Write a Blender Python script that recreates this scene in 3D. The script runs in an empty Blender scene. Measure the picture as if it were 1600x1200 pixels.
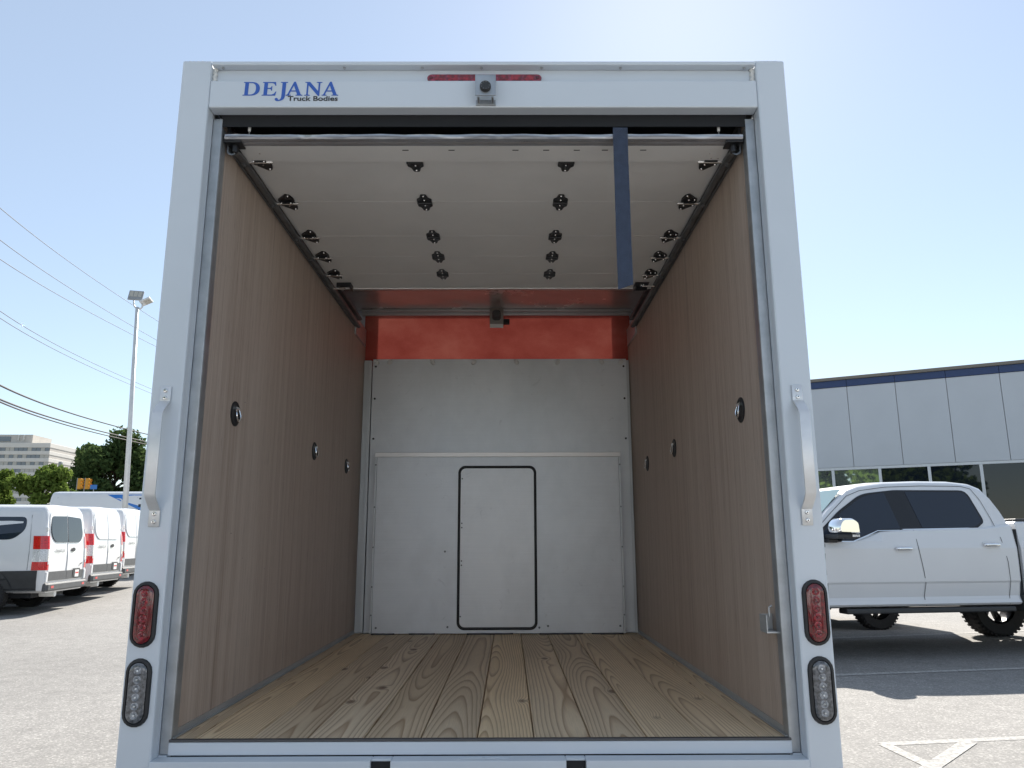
import bpy, bmesh, math, random
import numpy as np
from mathutils import Vector, Matrix
R = math.radians
sc = bpy.context.scene
col = sc.collection

# ------------------------------------------------------------------ camera
CAMP = dict(f=1186.85, pitch=.2060, yaw=.0041, roll=-.0026, x=.0929, y=-2.5696, z=1.3493)
def cam_axes():
    p, y, r = CAMP['pitch'], CAMP['yaw'], CAMP['roll']
    fw = Vector((math.sin(y)*math.cos(p), math.cos(y)*math.cos(p), math.sin(p)))
    rt = Vector((math.cos(y), -math.sin(y), 0)); up = rt.cross(fw)
    return rt*math.cos(r)+up*math.sin(r), up*math.cos(r)-rt*math.sin(r), fw
cr, cu, cf = cam_axes()
cam = bpy.data.objects.new('camera', bpy.data.cameras.new('camera')); col.objects.link(cam)
cam.matrix_world = Matrix(((cr.x, cu.x, -cf.x, CAMP['x']), (cr.y, cu.y, -cf.y, CAMP['y']), (cr.z, cu.z, -cf.z, CAMP['z']), (0, 0, 0, 1)))
cam.data.sensor_width = 36; cam.data.lens = CAMP['f']/1600*36
cam.data.clip_start = .02; cam.data.clip_end = 4000
sc.camera = cam

# ------------------------------------------------------------------ light
AZ, EL = R(14), R(39.5)            # sun: ahead and to the right, above the frame
w = bpy.data.worlds.new('World'); sc.world = w; w.use_nodes = True
nt = w.node_tree; nt.nodes.clear()
sky = nt.nodes.new('ShaderNodeTexSky'); sky.sky_type = 'NISHITA'; sky.sun_disc = False
sky.sun_elevation = EL; sky.sun_rotation = AZ
sky.altitude = 50; sky.air_density = 1.0; sky.dust_density = .16; sky.ozone_density = .8
bg = nt.nodes.new('ShaderNodeBackground'); bg.inputs[1].default_value = .050
wo = nt.nodes.new('ShaderNodeOutputWorld')
# an even summer haze over the whole sky adds to the clear-sky light
hz = nt.nodes.new('ShaderNodeBackground'); hz.inputs[0].default_value = (.84, .93, 1.0, 1); hz.inputs[1].default_value = .150
ad = nt.nodes.new('ShaderNodeAddShader')
nt.links.new(sky.outputs[0], bg.inputs[0]); nt.links.new(bg.outputs[0], ad.inputs[0]); nt.links.new(hz.outputs[0], ad.inputs[1]); nt.links.new(ad.outputs[0], wo.inputs[0])
sun = bpy.data.objects.new('sun', bpy.data.lights.new('sun', 'SUN')); col.objects.link(sun)
sun.data.energy = 4.2; sun.data.angle = R(.55); sun.data.color = (1, .94, .85)
sd = Vector((math.sin(AZ)*math.cos(EL), math.cos(AZ)*math.cos(EL), math.sin(EL)))
sun.rotation_euler = sd.to_track_quat('Z', 'Y').to_euler()
sun.location = sd*60
vs = sc.view_settings
vs.view_transform = 'Standard'; vs.look = 'None'; vs.exposure = 1.18; vs.gamma = 1; vs.use_curve_mapping = False
sc.cycles.max_bounces = 10; sc.cycles.diffuse_bounces = 6; sc.cycles.glossy_bounces = 4
sc.cycles.transparent_max_bounces = 12; sc.cycles.transmission_bounces = 6

# ------------------------------------------------------------------ materials
def mat(name):
    m = bpy.data.materials.new(name); m.use_nodes = True
    n = m.node_tree.nodes; p = n['Principled BSDF']
    return m, n, m.node_tree.links, p
def setp(p, c=None, rough=None, metal=None, **k):
    if c is not None: p.inputs['Base Color'].default_value = (*c, 1)
    if rough is not None: p.inputs['Roughness'].default_value = rough
    if metal is not None: p.inputs['Metallic'].default_value = metal
    for a, b in k.items(): p.inputs[a.replace('_', ' ')].default_value = b
def ramp(n, stops):
    r = n.new('ShaderNodeValToRGB'); e = r.color_ramp.elements
    while len(e) < len(stops): e.new(.5)
    for i, (q, c) in enumerate(stops):
        e[i].position = q; e[i].color = (*c, 1) if len(c) == 3 else c
    return r
def g(v): return (v, v, v)
def math_(n, l, op, a, b=None, c=None):
    m = n.new('ShaderNodeMath'); m.operation = op
    for i, v in enumerate((a, b, c)):
        if v is None: continue
        if isinstance(v, (int, float)): m.inputs[i].default_value = v
        else: l.new(v, m.inputs[i])
    return m.outputs[0]
def coords(n, l, scale=(1, 1, 1), rnd=0, kind='Object'):
    tc = n.new('ShaderNodeTexCoord'); mp = n.new('ShaderNodeMapping'); mp.inputs['Scale'].default_value = scale
    l.new(tc.outputs[kind], mp.inputs[0])
    if rnd:
        oi = n.new('ShaderNodeObjectInfo'); mu = n.new('ShaderNodeVectorMath'); mu.operation = 'SCALE'
        cb = n.new('ShaderNodeCombineXYZ')
        for i in range(3): l.new(oi.outputs['Random'], cb.inputs[i])
        l.new(cb.outputs[0], mu.inputs[0]); mu.inputs['Scale'].default_value = rnd
        l.new(mu.outputs[0], mp.inputs['Location'])
    return mp.outputs[0]
def noise(n, l, vec, scale, detail=4, rough=.55):
    t = n.new('ShaderNodeTexNoise'); t.inputs['Scale'].default_value = scale
    t.inputs['Detail'].default_value = detail; t.inputs['Roughness'].default_value = rough
    l.new(vec, t.inputs['Vector']); return t.outputs['Fac']
def bump(n, l, p, h, strength, dist=.01):
    b = n.new('ShaderNodeBump'); b.inputs['Strength'].default_value = strength; b.inputs['Distance'].default_value = dist
    l.new(h, b.inputs['Height']); l.new(b.outputs[0], p.inputs['Normal'])
def mixc(n, l, fac, a, b, mode='MIX'):
    m = n.new('ShaderNodeMix'); m.data_type = 'RGBA'; m.blend_type = mode
    for i, v in ((0, fac), (6, a), (7, b)):
        if isinstance(v, (int, float)): m.inputs[i].default_value = v
        elif isinstance(v, tuple): m.inputs[i].default_value = (*v, 1)
        else: l.new(v, m.inputs[i])
    return m.outputs[2]
M = {}
def simple(key, c, rough=.5, metal=0, var=.0, vscale=6, bmp=0, bscale=60, rvar=0, **k):
    m, n, l, p = mat(key); setp(p, c, rough, metal, **k)
    if var or bmp or rvar:
        v = coords(n, l)
        if var or rvar:
            f = noise(n, l, v, vscale, 5)
        if var:
            r = ramp(n, [(.3, tuple(max(0, q*(1-var)) for q in c)), (.7, tuple(min(1, q*(1+var)) for q in c))])
            l.new(f, r.inputs[0]); l.new(r.outputs[0], p.inputs['Base Color'])
        if rvar:
            l.new(math_(n, l, 'MULTIPLY_ADD', f, rvar*2, rough-rvar), p.inputs['Roughness'])
        if bmp: bump(n, l, p, noise(n, l, v, bscale, 3), bmp)
    M[key] = m; return m
simple('white_paint', (.61, .665, .725), .32, var=.025, vscale=2.5, bmp=.03, bscale=35, rvar=.06, Coat_Weight=.25)
simple('car_white', (.70, .71, .725), .28, var=.015, vscale=2, Coat_Weight=.6, Coat_Roughness=.05)
simple('sealant', (.70, .70, .68), .7, bmp=.4, bscale=80)
simple('track_steel', (.42, .44, .46), .42, .75, var=.15, vscale=14, rvar=.1)
simple('dark_track', (.16, .17, .18), .42, .6, var=.2, vscale=12)
simple('black_hinge', (.022, .023, .026), .4, .2, var=.2, vscale=40)
simple('bolt', (.75, .75, .74), .25, 1)
simple('chrome', (.86, .87, .88), .07, 1)
simple('rubber', (.018, .019, .021), .55, var=.2, vscale=30, bmp=.08, bscale=120)
simple('black_plastic', (.03, .032, .035), .5, var=.15, vscale=10, bmp=.15, bscale=200)
simple('grey_plastic', (.085, .088, .092), .55, var=.12, vscale=8, bmp=.15, bscale=150)
simple('strap', (.036, .052, .092), .72, bmp=.5, bscale=260, var=.15, vscale=30)
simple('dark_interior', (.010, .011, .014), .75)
simple('navy', (.018, .042, .13), .35, var=.05)
simple('logo_blue', (.035, .115, .46), .4)
simple('logo_black', (.03, .03, .035), .5)
simple('aluminium_handle', (.72, .73, .74), .38, .55, var=.06, vscale=20, rvar=.08)
simple('pole_white', (.62, .63, .63), .4, .1, var=.05)
simple('pole_grey', (.30, .31, .32), .5, .3, var=.08)
simple('amber', (.62, .28, .015), .45)
simple('sign_blue', (.03, .18, .52), .4)
simple('wire', (.05, .05, .055), .6)
simple('thick_wire', (.035, .03, .03), .7)
simple('bark', (.10, .075, .055), .9, var=.3, vscale=8, bmp=.6, bscale=20)
simple('wood_pole', (.15, .11, .08), .9, var=.3, vscale=5, bmp=.4, bscale=30)
simple('tyre', (.014, .014, .015), .8, var=.2, vscale=20, bmp=.3, bscale=40)
simple('rim_dark', (.03, .03, .032), .35, .6)
simple('rim_silver', (.5, .5, .51), .3, .9)
simple('seam', (.02, .02, .022), .8)
simple('gloss_black', (.012, .013, .016), .12)
simple('lamp_white', (.85, .85, .83), .4)
simple('lamp_plate', (.33, .31, .29), .5, .2)
simple('plate_white', (.78, .78, .77), .4)
simple('plate_red', (.6, .05, .04), .4)
simple('concrete', (.50, .47, .43), .85, var=.06, vscale=.3)
simple('concrete_light', (.60, .58, .54), .85, var=.05, vscale=.3)
simple('far_glass', (.16, .18, .20), .15, 0)
simple('far_blind', (.42, .41, .37), .6)
simple('stripe_blue', (.02, .17, .55), .3, Coat_Weight=.5)
simple('seat', (.16, .16, .16), .6, var=.1)
simple('mullion', (.60, .62, .64), .4, .3)
simple('soffit', (.20, .18, .155), .7)
simple('floor_trim', (.10, .10, .105), .5, .5)
simple('panel_grey', (.52, .545, .58), .38, .0, var=.03, vscale=.7, rvar=.05, Coat_Weight=.2)

def m_asphalt():
    m, n, l, p = mat('asphalt')
    v = coords(n, l)
    big = noise(n, l, v, .22, 5, .6); mid = noise(n, l, v, 5, 4, .6); fine = noise(n, l, v, 95, 3, .7)
    vo = n.new('ShaderNodeTexVoronoi'); vo.inputs['Scale'].default_value = 75; l.new(v, vo.inputs['Vector'])
    sep = n.new('ShaderNodeSeparateColor'); l.new(vo.outputs['Color'], sep.inputs[0])
    a = ramp(n, [(.28, (.155, .15, .143)), (.5, (.255, .245, .232)), (.72, (.37, .352, .33))]); l.new(fine, a.inputs[0])
    st = ramp(n, [(.0, (.165, .16, .155)), (.55, (.245, .237, .226)), (.86, (.33, .32, .302)), (1, (.52, .50, .47))]); l.new(sep.outputs[0], st.inputs[0])
    c1 = mixc(n, l, .55, a.outputs[0], st.outputs[0])
    md = ramp(n, [(.3, g(.86)), (.7, g(1.08))]); l.new(mid, md.inputs[0])
    bd = ramp(n, [(.3, g(.82)), (.7, g(1.12))]); l.new(big, bd.inputs[0])
    c2 = mixc(n, l, 1, c1, md.outputs[0], 'MULTIPLY'); c3 = mixc(n, l, 1, c2, bd.outputs[0], 'MULTIPLY')
    l.new(c3, p.inputs['Base Color']); setp(p, rough=.88)
    bump(n, l, p, sep.outputs[0], .5, .006); M['asphalt'] = m
m_asphalt()
def m_marking():
    m, n, l, p = mat('marking'); v = coords(n, l)
    f = noise(n, l, v, 28, 5, .75)
    r = ramp(n, [(.38, (.22, .213, .203)), (.55, (.40, .39, .37)), (.72, (.52, .51, .485))]); l.new(f, r.inputs[0])
    l.new(r.outputs[0], p.inputs['Base Color']); setp(p, rough=.85); bump(n, l, p, noise(n, l, v, 80, 3), .4, .005); M['marking'] = m
m_marking()
def m_plywood():
    m, n, l, p = mat('plywood')
    v = coords(n, l, (20, 20, .40)); v2 = coords(n, l, (120, 120, 1.4)); v3 = coords(n, l, (260, 260, 9)); v4 = coords(n, l, (2.6, 2.6, .15))
    wob = noise(n, l, coords(n, l, (1.3, 1.3, .5)), 1.0, 2)
    a = noise(n, l, v, 1, 5, .6); b = noise(n, l, v2, 1, 4, .6); c = noise(n, l, v3, 1, 2, .5); d = noise(n, l, v4, 1, 3)
    s = math_(n, l, 'ADD', math_(n, l, 'MULTIPLY', a, .42), math_(n, l, 'MULTIPLY', b, .45))
    s = math_(n, l, 'ADD', s, math_(n, l, 'MULTIPLY', d, .20))
    s = math_(n, l, 'ADD', s, math_(n, l, 'MULTIPLY', wob, .06))
    r = ramp(n, [(.36, (.30, .228, .184)), (.48, (.41, .325, .268)), (.58, (.485, .398, .338)), (.72, (.55, .466, .405))]); l.new(s, r.inputs[0])
    pr = ramp(n, [(.28, g(.62)), (.40, g(1))]); l.new(c, pr.inputs[0])
    # a few darker mineral streaks
    st = ramp(n, [(.27, g(.78)), (.35, g(1))]); l.new(noise(n, l, coords(n, l, (26, 26, .55)), 1, 3, .5), st.inputs[0])
    cc = mixc(n, l, 1, r.outputs[0], pr.outputs[0], 'MULTIPLY'); cc = mixc(n, l, 1, cc, st.outputs[0], 'MULTIPLY')
    l.new(cc, p.inputs['Base Color']); setp(p, rough=.55); p.inputs['Specular IOR Level'].default_value = .35
    bump(n, l, p, c, .12, .003); M['plywood'] = m
m_plywood()
def m_pine():
    m, n, l, p = mat('pine')
    tc = n.new('ShaderNodeTexCoord'); sep = n.new('ShaderNodeSeparateXYZ'); l.new(tc.outputs['Object'], sep.inputs[0])
    oi = n.new('ShaderNodeObjectInfo'); rnd = oi.outputs['Random']
    x, y = sep.outputs[0], sep.outputs[1]
    rb = math_(n, l, 'MULTIPLY', rnd, 37.3)
    def nz(sx, sy, off, det=2):
        cb = n.new('ShaderNodeCombineXYZ'); l.new(math_(n, l, 'MULTIPLY', x, sx), cb.inputs[0]); l.new(math_(n, l, 'MULTIPLY_ADD', y, sy, off), cb.inputs[1]); l.new(rb, cb.inputs[2])
        t = n.new('ShaderNodeTexNoise'); t.inputs['Scale'].default_value = 1; t.inputs['Detail'].default_value = det; l.new(cb.outputs[0], t.inputs['Vector']); return t.outputs['Fac']
    # knots
    cb = n.new('ShaderNodeCombineXYZ'); l.new(math_(n, l, 'MULTIPLY', x, 5.0), cb.inputs[0]); l.new(math_(n, l, 'MULTIPLY', y, 2.6), cb.inputs[1]); l.new(rb, cb.inputs[2])
    vo = n.new('ShaderNodeTexVoronoi'); vo.inputs['Scale'].default_value = 1; l.new(cb.outputs[0], vo.inputs['Vector']); kd = vo.outputs['Distance']
    kb = math_(n, l, 'POWER', 2.718, math_(n, l, 'MULTIPLY', math_(n, l, 'MULTIPLY', kd, kd), -55))
    # growth rings cut along the board
    off = math_(n, l, 'MULTIPLY_ADD', math_(n, l, 'FRACT', math_(n, l, 'MULTIPLY', rnd, 7.7)), .12, -.06)
    px = math_(n, l, 'ADD', math_(n, l, 'ADD', x, off), math_(n, l, 'MULTIPLY_ADD', nz(.3, .30, 3), .10, -.05))
    h = math_(n, l, 'MULTIPLY_ADD', nz(.4, .24, 11), .36, -.12)
    r_ = math_(n, l, 'SQRT', math_(n, l, 'ADD', math_(n, l, 'MULTIPLY', px, px), math_(n, l, 'MULTIPLY', h, h)))
    r_ = math_(n, l, 'ADD', r_, math_(n, l, 'MULTIPLY', nz(7, .55, 5, 3), .014))
    r_ = math_(n, l, 'ADD', r_, math_(n, l, 'MULTIPLY', kb, .022))
    fr = math_(n, l, 'FRACT', math_(n, l, 'MULTIPLY', r_, 92))
    rg = ramp(n, [(0, (.83, .70, .52)), (.5, (.79, .655, .475)), (.76, (.59, .455, .315)), (.87, (.47, .335, .215)), (.94, (.76, .62, .445)), (1, (.83, .70, .52))]); l.new(fr, rg.inputs[0])
    tone = ramp(n, [(.3, (.90, .88, .85)), (.7, (1.12, 1.10, 1.07))]); l.new(nz(5, .9, 20, 3), tone.inputs[0])
    tn = ramp(n, [(0, (1.06, 1.0, .88)), (.5, (.98, .98, .98)), (1, (.84, .81, .77))]); l.new(math_(n, l, 'FRACT', math_(n, l, 'MULTIPLY', rnd, 13.1)), tn.inputs[0])
    fine = ramp(n, [(.3, g(.92)), (.7, g(1.06))]); l.new(nz(420, 9, 2, 2), fine.inputs[0])
    kn = ramp(n, [(.07, g(1)), (.13, g(0))]); l.new(kd, kn.inputs[0])
    c = mixc(n, l, 1, rg.outputs[0], tone.outputs[0], 'MULTIPLY'); c = mixc(n, l, 1, c, tn.outputs[0], 'MULTIPLY'); c = mixc(n, l, 1, c, fine.outputs[0], 'MULTIPLY')
    c = mixc(n, l, math_(n, l, 'MULTIPLY', kn.outputs[0], .8), c, (.16, .085, .045))
    l.new(c, p.inputs['Base Color']); setp(p, rough=.6); bump(n, l, p, fr, .12, .002); M['pine'] = m
m_pine()
def m_metalpanel(key, base, metal, rough, wav=0, wscale=2, scr=.12, scuff=.88):
    m, n, l, p = mat(key); v = coords(n, l)
    smu = noise(n, l, coords(n, l, (1, 1, .7)), 2.6, 6, .6)
    gr = noise(n, l, coords(n, l, (2, 2, 260)), 1, 2)
    sc2 = ramp(n, [(.38, g(1-scr)), (.60, g(1))]); l.new(smu, sc2.inputs[0])
    f = ramp(n, [(.3, g(.97)), (.7, g(1.02))]); l.new(gr, f.inputs[0])
    # scuff marks
    vn = n.new('ShaderNodeTexNoise'); vn.inputs['Scale'].default_value = 9; vn.inputs['Detail'].default_value = 8; vn.inputs['Distortion'].default_value = 1.6; l.new(v, vn.inputs['Vector'])
    sf = ramp(n, [(.0, g(1)), (.27, g(scuff)), (.34, g(1))]); l.new(vn.outputs['Fac'], sf.inputs[0])
    c = mixc(n, l, 1, base, sc2.outputs[0], 'MULTIPLY'); c = mixc(n, l, 1, c, f.outputs[0], 'MULTIPLY'); c = mixc(n, l, 1, c, sf.outputs[0], 'MULTIPLY')
    l.new(c, p.inputs['Base Color']); setp(p, rough=rough, metal=metal)
    l.new(math_(n, l, 'MULTIPLY_ADD', smu, .16, rough-.08), p.inputs['Roughness'])
    if wav: bump(n, l, p, noise(n, l, v, wscale, 2), wav, .05)
    else: bump(n, l, p, noise(n, l, v, 420, 2), .08, .001)
    M[key] = m
m_metalpanel('bulkhead', (.68, .70, .72), .25, .40)
m_metalpanel('hatch', (.74, .75, .76), .2, .38)
m_metalpanel('door_skin', (.80, .80, .79), .05, .45, scr=.05, scuff=1.0)
m_metalpanel('galv', (.55, .57, .58), .6, .42)
m_metalpanel('roof_skin', (.62, .63, .62), .55, .26, wav=.9, wscale=1.7)
m_metalpanel('bar_vinyl', (.42, .43, .46), .6, .24, wav=.35, wscale=9)
m_metalpanel('bright_trim', (.93, .93, .93), .1, .25, scr=.03, scuff=.97)
def m_frp():
    m, n, l, p = mat('red_fibreglass'); v = coords(n, l)
    f = noise(n, l, coords(n, l, (1, 1, 1.5)), 2.2, 4, .6); f2 = noise(n, l, v, 160, 3, .7)
    r = ramp(n, [(.30, (.30, .050, .040)), (.5, (.43, .098, .076)), (.70, (.55, .17, .13))])
    l.new(math_(n, l, 'ADD', math_(n, l, 'MULTIPLY', f, .8), math_(n, l, 'MULTIPLY', f2, .2)), r.inputs[0])
    t = n.new('ShaderNodeBsdfTranslucent'); d = n.new('ShaderNodeBsdfDiffuse'); mx = n.new('ShaderNodeMixShader'); mx.inputs[0].default_value = .10
    l.new(r.outputs[0], t.inputs[0]); l.new(r.outputs[0], d.inputs[0]); l.new(d.outputs[0], mx.inputs[1]); l.new(t.outputs[0], mx.inputs[2])
    l.new(mx.outputs[0], n['Material Output'].inputs[0]); M['red_fibreglass'] = m
m_frp()
def m_lens(key, c, rough=.12):
    m, n, l, p = mat(key); setp(p, c, rough); p.inputs['Coat Weight'].default_value = .8; p.inputs['Coat Roughness'].default_value = .03
    v = coords(n, l); f = noise(n, l, v, 90, 3)
    r = ramp(n, [(.35, tuple(q*.45 for q in c)), (.65, tuple(min(1, q*1.5) for q in c))]); l.new(f, r.inputs[0]); l.new(r.outputs[0], p.inputs['Base Color'])
    M[key] = m
m_lens('red_lens', (.13, .004, .008)); m_lens('red_ring', (.24, .008, .014)); m_lens('clear_lens', (.11, .115, .125), .15); m_lens('clear_ring', (.26, .27, .29), .1)
m_lens('van_red', (.62, .012, .016)); m_lens('van_clear', (.72, .73, .74)); m_lens('bar_red', (.24, .020, .045), .25); m_lens('led_dot', (.8, .8, .72))
def m_glass(key, c, rough=.03, alpha=1, spec=.5):
    m, n, l, p = mat(key); setp(p, c, rough); p.inputs['Specular IOR Level'].default_value = spec
    if alpha < 1:
        t = n.new('ShaderNodeBsdfTransparent'); t.inputs[0].default_value = (.45, .52, .6, 1); mx = n.new('ShaderNodeMixShader'); mx.inputs[0].default_value = alpha
        l.new(t.outputs[0], mx.inputs[1]); l.new(p.outputs[0], mx.inputs[2]); l.new(mx.outputs[0], n['Material Output'].inputs[0])
    M[key] = m
m_glass('tint_glass', (.018, .026, .042)); m_glass('truck_glass', (.02, .026, .036), alpha=.72); m_glass('shop_glass', (.008, .012, .02), .02)
m_glass('van_rear_glass', (.012, .015, .02), .02, spec=.5)
m_glass('mirror_glass', (.46, .52, .50), .02, spec=1.0); M['mirror_glass'].node_tree.nodes['Principled BSDF'].inputs['Metallic'].default_value = .8
m_glass('windscreen', (.22, .32, .33), .03)
def m_leaf(key, c1, c2):
    m, n, l, p = mat(key); oi = n.new('ShaderNodeNewGeometry')
    r = ramp(n, [(0, c1), (1, c2)]); l.new(oi.outputs['Random Per Island'], r.inputs[0])
    d = n.new('ShaderNodeBsdfDiffuse'); t = n.new('ShaderNodeBsdfTranslucent'); mx = n.new('ShaderNodeMixShader'); mx.inputs[0].default_value = .35
    l.new(r.outputs[0], d.inputs[0]); l.new(r.outputs[0], t.inputs[0]); l.new(d.outputs[0], mx.inputs[1]); l.new(t.outputs[0], mx.inputs[2])
    l.new(mx.outputs[0], n['Material Output'].inputs[0]); M[key] = m
m_leaf('leaf_dark', (.045, .078, .030), (.095, .140, .050)); m_leaf('leaf_light', (.095, .150, .030), (.20, .27, .065))

# ------------------------------------------------------------------ mesh helpers
class MB:
    def __init__(s): s.v = []; s.f = []; s.mi = []; s.m = 0
    def add(s, vs, fs):
        o = len(s.v); s.v += [tuple(q) for q in vs]; s.f += [tuple(i+o for i in q) for q in fs]; s.mi += [s.m]*len(fs); return s
    def box(s, x0, x1, y0, y1, z0, z1):
        return s.add([(x, y, z) for x in (x0, x1) for y in (y0, y1) for z in (z0, z1)],
                     [(0, 1, 3, 2), (4, 6, 7, 5), (0, 4, 5, 1), (2, 3, 7, 6), (0, 2, 6, 4), (1, 5, 7, 3)])
    def loft(s, secs, cap=True, closed=True):
        n = len(secs[0]); vs = [q for c in secs for q in c]; fs = []
        for i in range(len(secs)-1):
            for j in range(n if closed else n-1):
                k = (j+1) % n; fs.append((i*n+j, i*n+k, (i+1)*n+k, (i+1)*n+j))
        if cap: fs.append(tuple(range(n-1, -1, -1))); fs.append(tuple(range((len(secs)-1)*n, len(secs)*n)))
        return s.add(vs, fs)
    def prism(s, poly, fn, a, b):      # poly of (u,v), fn(u,v,w) -> point
        return s.loft([[fn(u, v, a) for u, v in poly], [fn(u, v, b) for u, v in poly]])
    def tube(s, pts, r, n=8, r1=None, cap=True):
        pts = [Vector(q) for q in pts]; secs = []; up = None
        for i, q in enumerate(pts):
            d = (pts[min(i+1, len(pts)-1)]-pts[max(i-1, 0)]).normalized()
            if up is None: up = Vector((0, 0, 1)) if abs(d.z) < .9 else Vector((1, 0, 0))
            a = d.cross(up).normalized(); up = a.cross(d).normalized()
            rr = r if r1 is None else r+(r1-r)*i/(len(pts)-1)
            secs.append([q+(a*math.cos(t)+up*math.sin(t))*rr for t in (2*math.pi*k/n for k in range(n))])
        return s.loft(secs, cap)
    def lathe(s, prof, fn, n=24, closed=False):   # prof (r,h); fn(a,b,h)->pt
        secs = [[fn(r*math.cos(2*math.pi*k/n), r*math.sin(2*math.pi*k/n), h) for k in range(n)] for r, h in prof]
        return s.loft(secs, cap=not closed)
    def build(s, name, mats, parent=None, bevel=0, smooth=False, seg=2, loc=None):
        me = bpy.data.meshes.new(name); me.from_pydata([tuple(q) for q in s.v], [], s.f)
        for m in (mats if isinstance(mats, (list, tuple)) else [mats]): me.materials.append(M[m])
        me.polygons.foreach_set('material_index', s.mi)
        bm = bmesh.new(); bm.from_mesh(me); bmesh.ops.recalc_face_normals(bm, faces=bm.faces); bm.to_mesh(me); bm.free()
        o = bpy.data.objects.new(name, me); col.objects.link(o)
        if parent: o.parent = parent
        if loc: o.location = loc
        if smooth: me.polygons.foreach_set('use_smooth', [True]*len(me.polygons))
        if smooth in ('auto', 'crease'): me.set_sharp_from_angle(angle=R(38 if smooth == 'auto' else 6))
        if bevel:
            b = o.modifiers.new('bevel', 'BEVEL'); b.width = bevel; b.segments = seg; b.limit_method = 'ANGLE'; b.angle_limit = R(40)
            b.harden_normals = False
        return o
def tag(o, label=None, cat=None, group=None, kind=None):
    if label: o['label'] = label
    if cat: o['category'] = cat
    if group: o['group'] = group
    if kind: o['kind'] = kind
    return o
def empty(name, loc=(0, 0, 0), rz=0):
    o = bpy.data.objects.new(name, None); col.objects.link(o); o.location = loc; o.rotation_euler = (0, 0, rz); o.empty_display_size = .3; return o
def inst(src, parent, loc, rot=(0, 0, 0), scale=(1, 1, 1)):
    o = src.copy(); col.objects.link(o); o.parent = parent; o.location = loc; o.rotation_euler = rot; o.scale = scale; return o
def copy_tree(o, parent=None):
    c = o.copy(); col.objects.link(c); c.parent = parent
    for ch in [q for q in bpy.data.objects if q.parent == o]: copy_tree(ch, c)
    return c
def rrect(x0, x1, y0, y1, r, n=6):
    pts = []
    for cx, cy, a0 in ((x1-r, y1-r, 0), (x0+r, y1-r, 90), (x0+r, y0+r, 180), (x1-r, y0+r, 270)):
        for k in range(n+1):
            a = R(a0+90*k/n); pts.append((cx+r*math.cos(a), cy+r*math.sin(a)))
    return pts
def roundpoly(P, rad, n=4):
    out = []; N = len(P)
    for i in range(N):
        a, b, c = Vector(P[i-1]), Vector(P[i]), Vector(P[(i+1) % N]); r = rad[i] if isinstance(rad, (list, tuple)) else rad
        u, v = (a-b), (c-b); r = min(r, u.length*.48, v.length*.48); p0 = b+u.normalized()*r; p1 = b+v.normalized()*r
        for k in range(n+1):
            t = k/n; out.append(tuple(p0*(1-t)**2+b*2*t*(1-t)+p1*t*t))
    return out
def curve_mesh(polys, name):       # filled 2D outlines with holes
    cu_ = bpy.data.curves.new(name, 'CURVE'); cu_.dimensions = '2D'; cu_.fill_mode = 'BOTH'; cu_.extrude = .0006
    for P in polys:
        sp = cu_.splines.new('POLY'); sp.points.add(len(P)-1); sp.use_cyclic_u = True
        for q, c in zip(sp.points, P): q.co = (c[0], c[1], 0, 1)
    return conv(cu_, name)
def conv(cu_, name):
    o = bpy.data.objects.new(name, cu_); col.objects.link(o); dg = bpy.context.evaluated_depsgraph_get()
    me = bpy.data.meshes.new_from_object(o.evaluated_get(dg)); bpy.data.objects.remove(o); me.name = name; return me
def text_mesh(t, size, bold=0, sx=1):
    cu_ = bpy.data.curves.new('text', 'FONT'); cu_.body = t; cu_.size = size; cu_.offset = bold; cu_.extrude = .0005
    return conv(cu_, 'lettering')

# ------------------------------------------------------------------ ground
def sstep(a, b, x):
    t = max(0, min(1, (x-a)/(b-a))); return t*t*(3-2*t)
def gz(x, y): return .030*max(0, min(y, 32)-13.2)*sstep(-3, -8, x)
xs = [-900, -300, -120, -60]+[-40+2*i for i in range(36)]+[34, 60, 120, 300, 900]
ys = [-300, -80, -30, -10]+[-4+1.5*i for i in range(32)]+[50, 70, 100, 160, 300, 700, 1800]
mb = MB(); vs_ = [(x, y, gz(x, y)) for x in xs for y in ys]; ny = len(ys)
mb.add(vs_, [(i*ny+j, (i+1)*ny+j, (i+1)*ny+j+1, i*ny+j+1) for i in range(len(xs)-1) for j in range(ny-1)])
ground = tag(mb.build('parking_lot', 'asphalt'), kind='structure')
LN = [0]
def line(pts, wd, name='parking_line'):
    LN[0] += 1; dzl = .0022+.001*(LN[0] % 3)
    pts = [Vector((x, y)) for x, y in pts]; mb = MB(); secs = []
    P = []
    for a, b in zip(pts, pts[1:]):
        k = max(1, int((b-a).length/.8)); P += [a+(b-a)*i/k for i in range(k)]
    P.append(pts[-1]); d = (pts[-1]-pts[0]).normalized(); nn = Vector((-d.y, d.x))*wd/2
    vs2 = []
    for q in P:
        for s in (1, -1):
            c = q+nn*s; vs2.append((c.x, c.y, gz(c.x, c.y)+dzl))
    mb.add(vs2, [(2*i, 2*i+1, 2*i+3, 2*i+2) for i in range(len(P)-1)])
    return mb.build(name, 'marking', ground)
line([(3.0, 8.36), (13.0, 10.9)], .10); line([(2.2, 5.49), (13.0, 7.4)], .10)
line([(2.62, 2.98), (7.5, 3.69)], .085); line([(2.64, 2.97), (2.70, 2.1)], .09); line([(3.25, 3.03), (2.58, 2.35)], .10)
for yy, x1 in ((12.1, -9.3), (14.95, -9.5), (17.75, -9.75), (20.7, -10.0), (23.6, -10.3)):
    line([(x1-5.5, yy-.75), (x1, yy)], .10)

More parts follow.
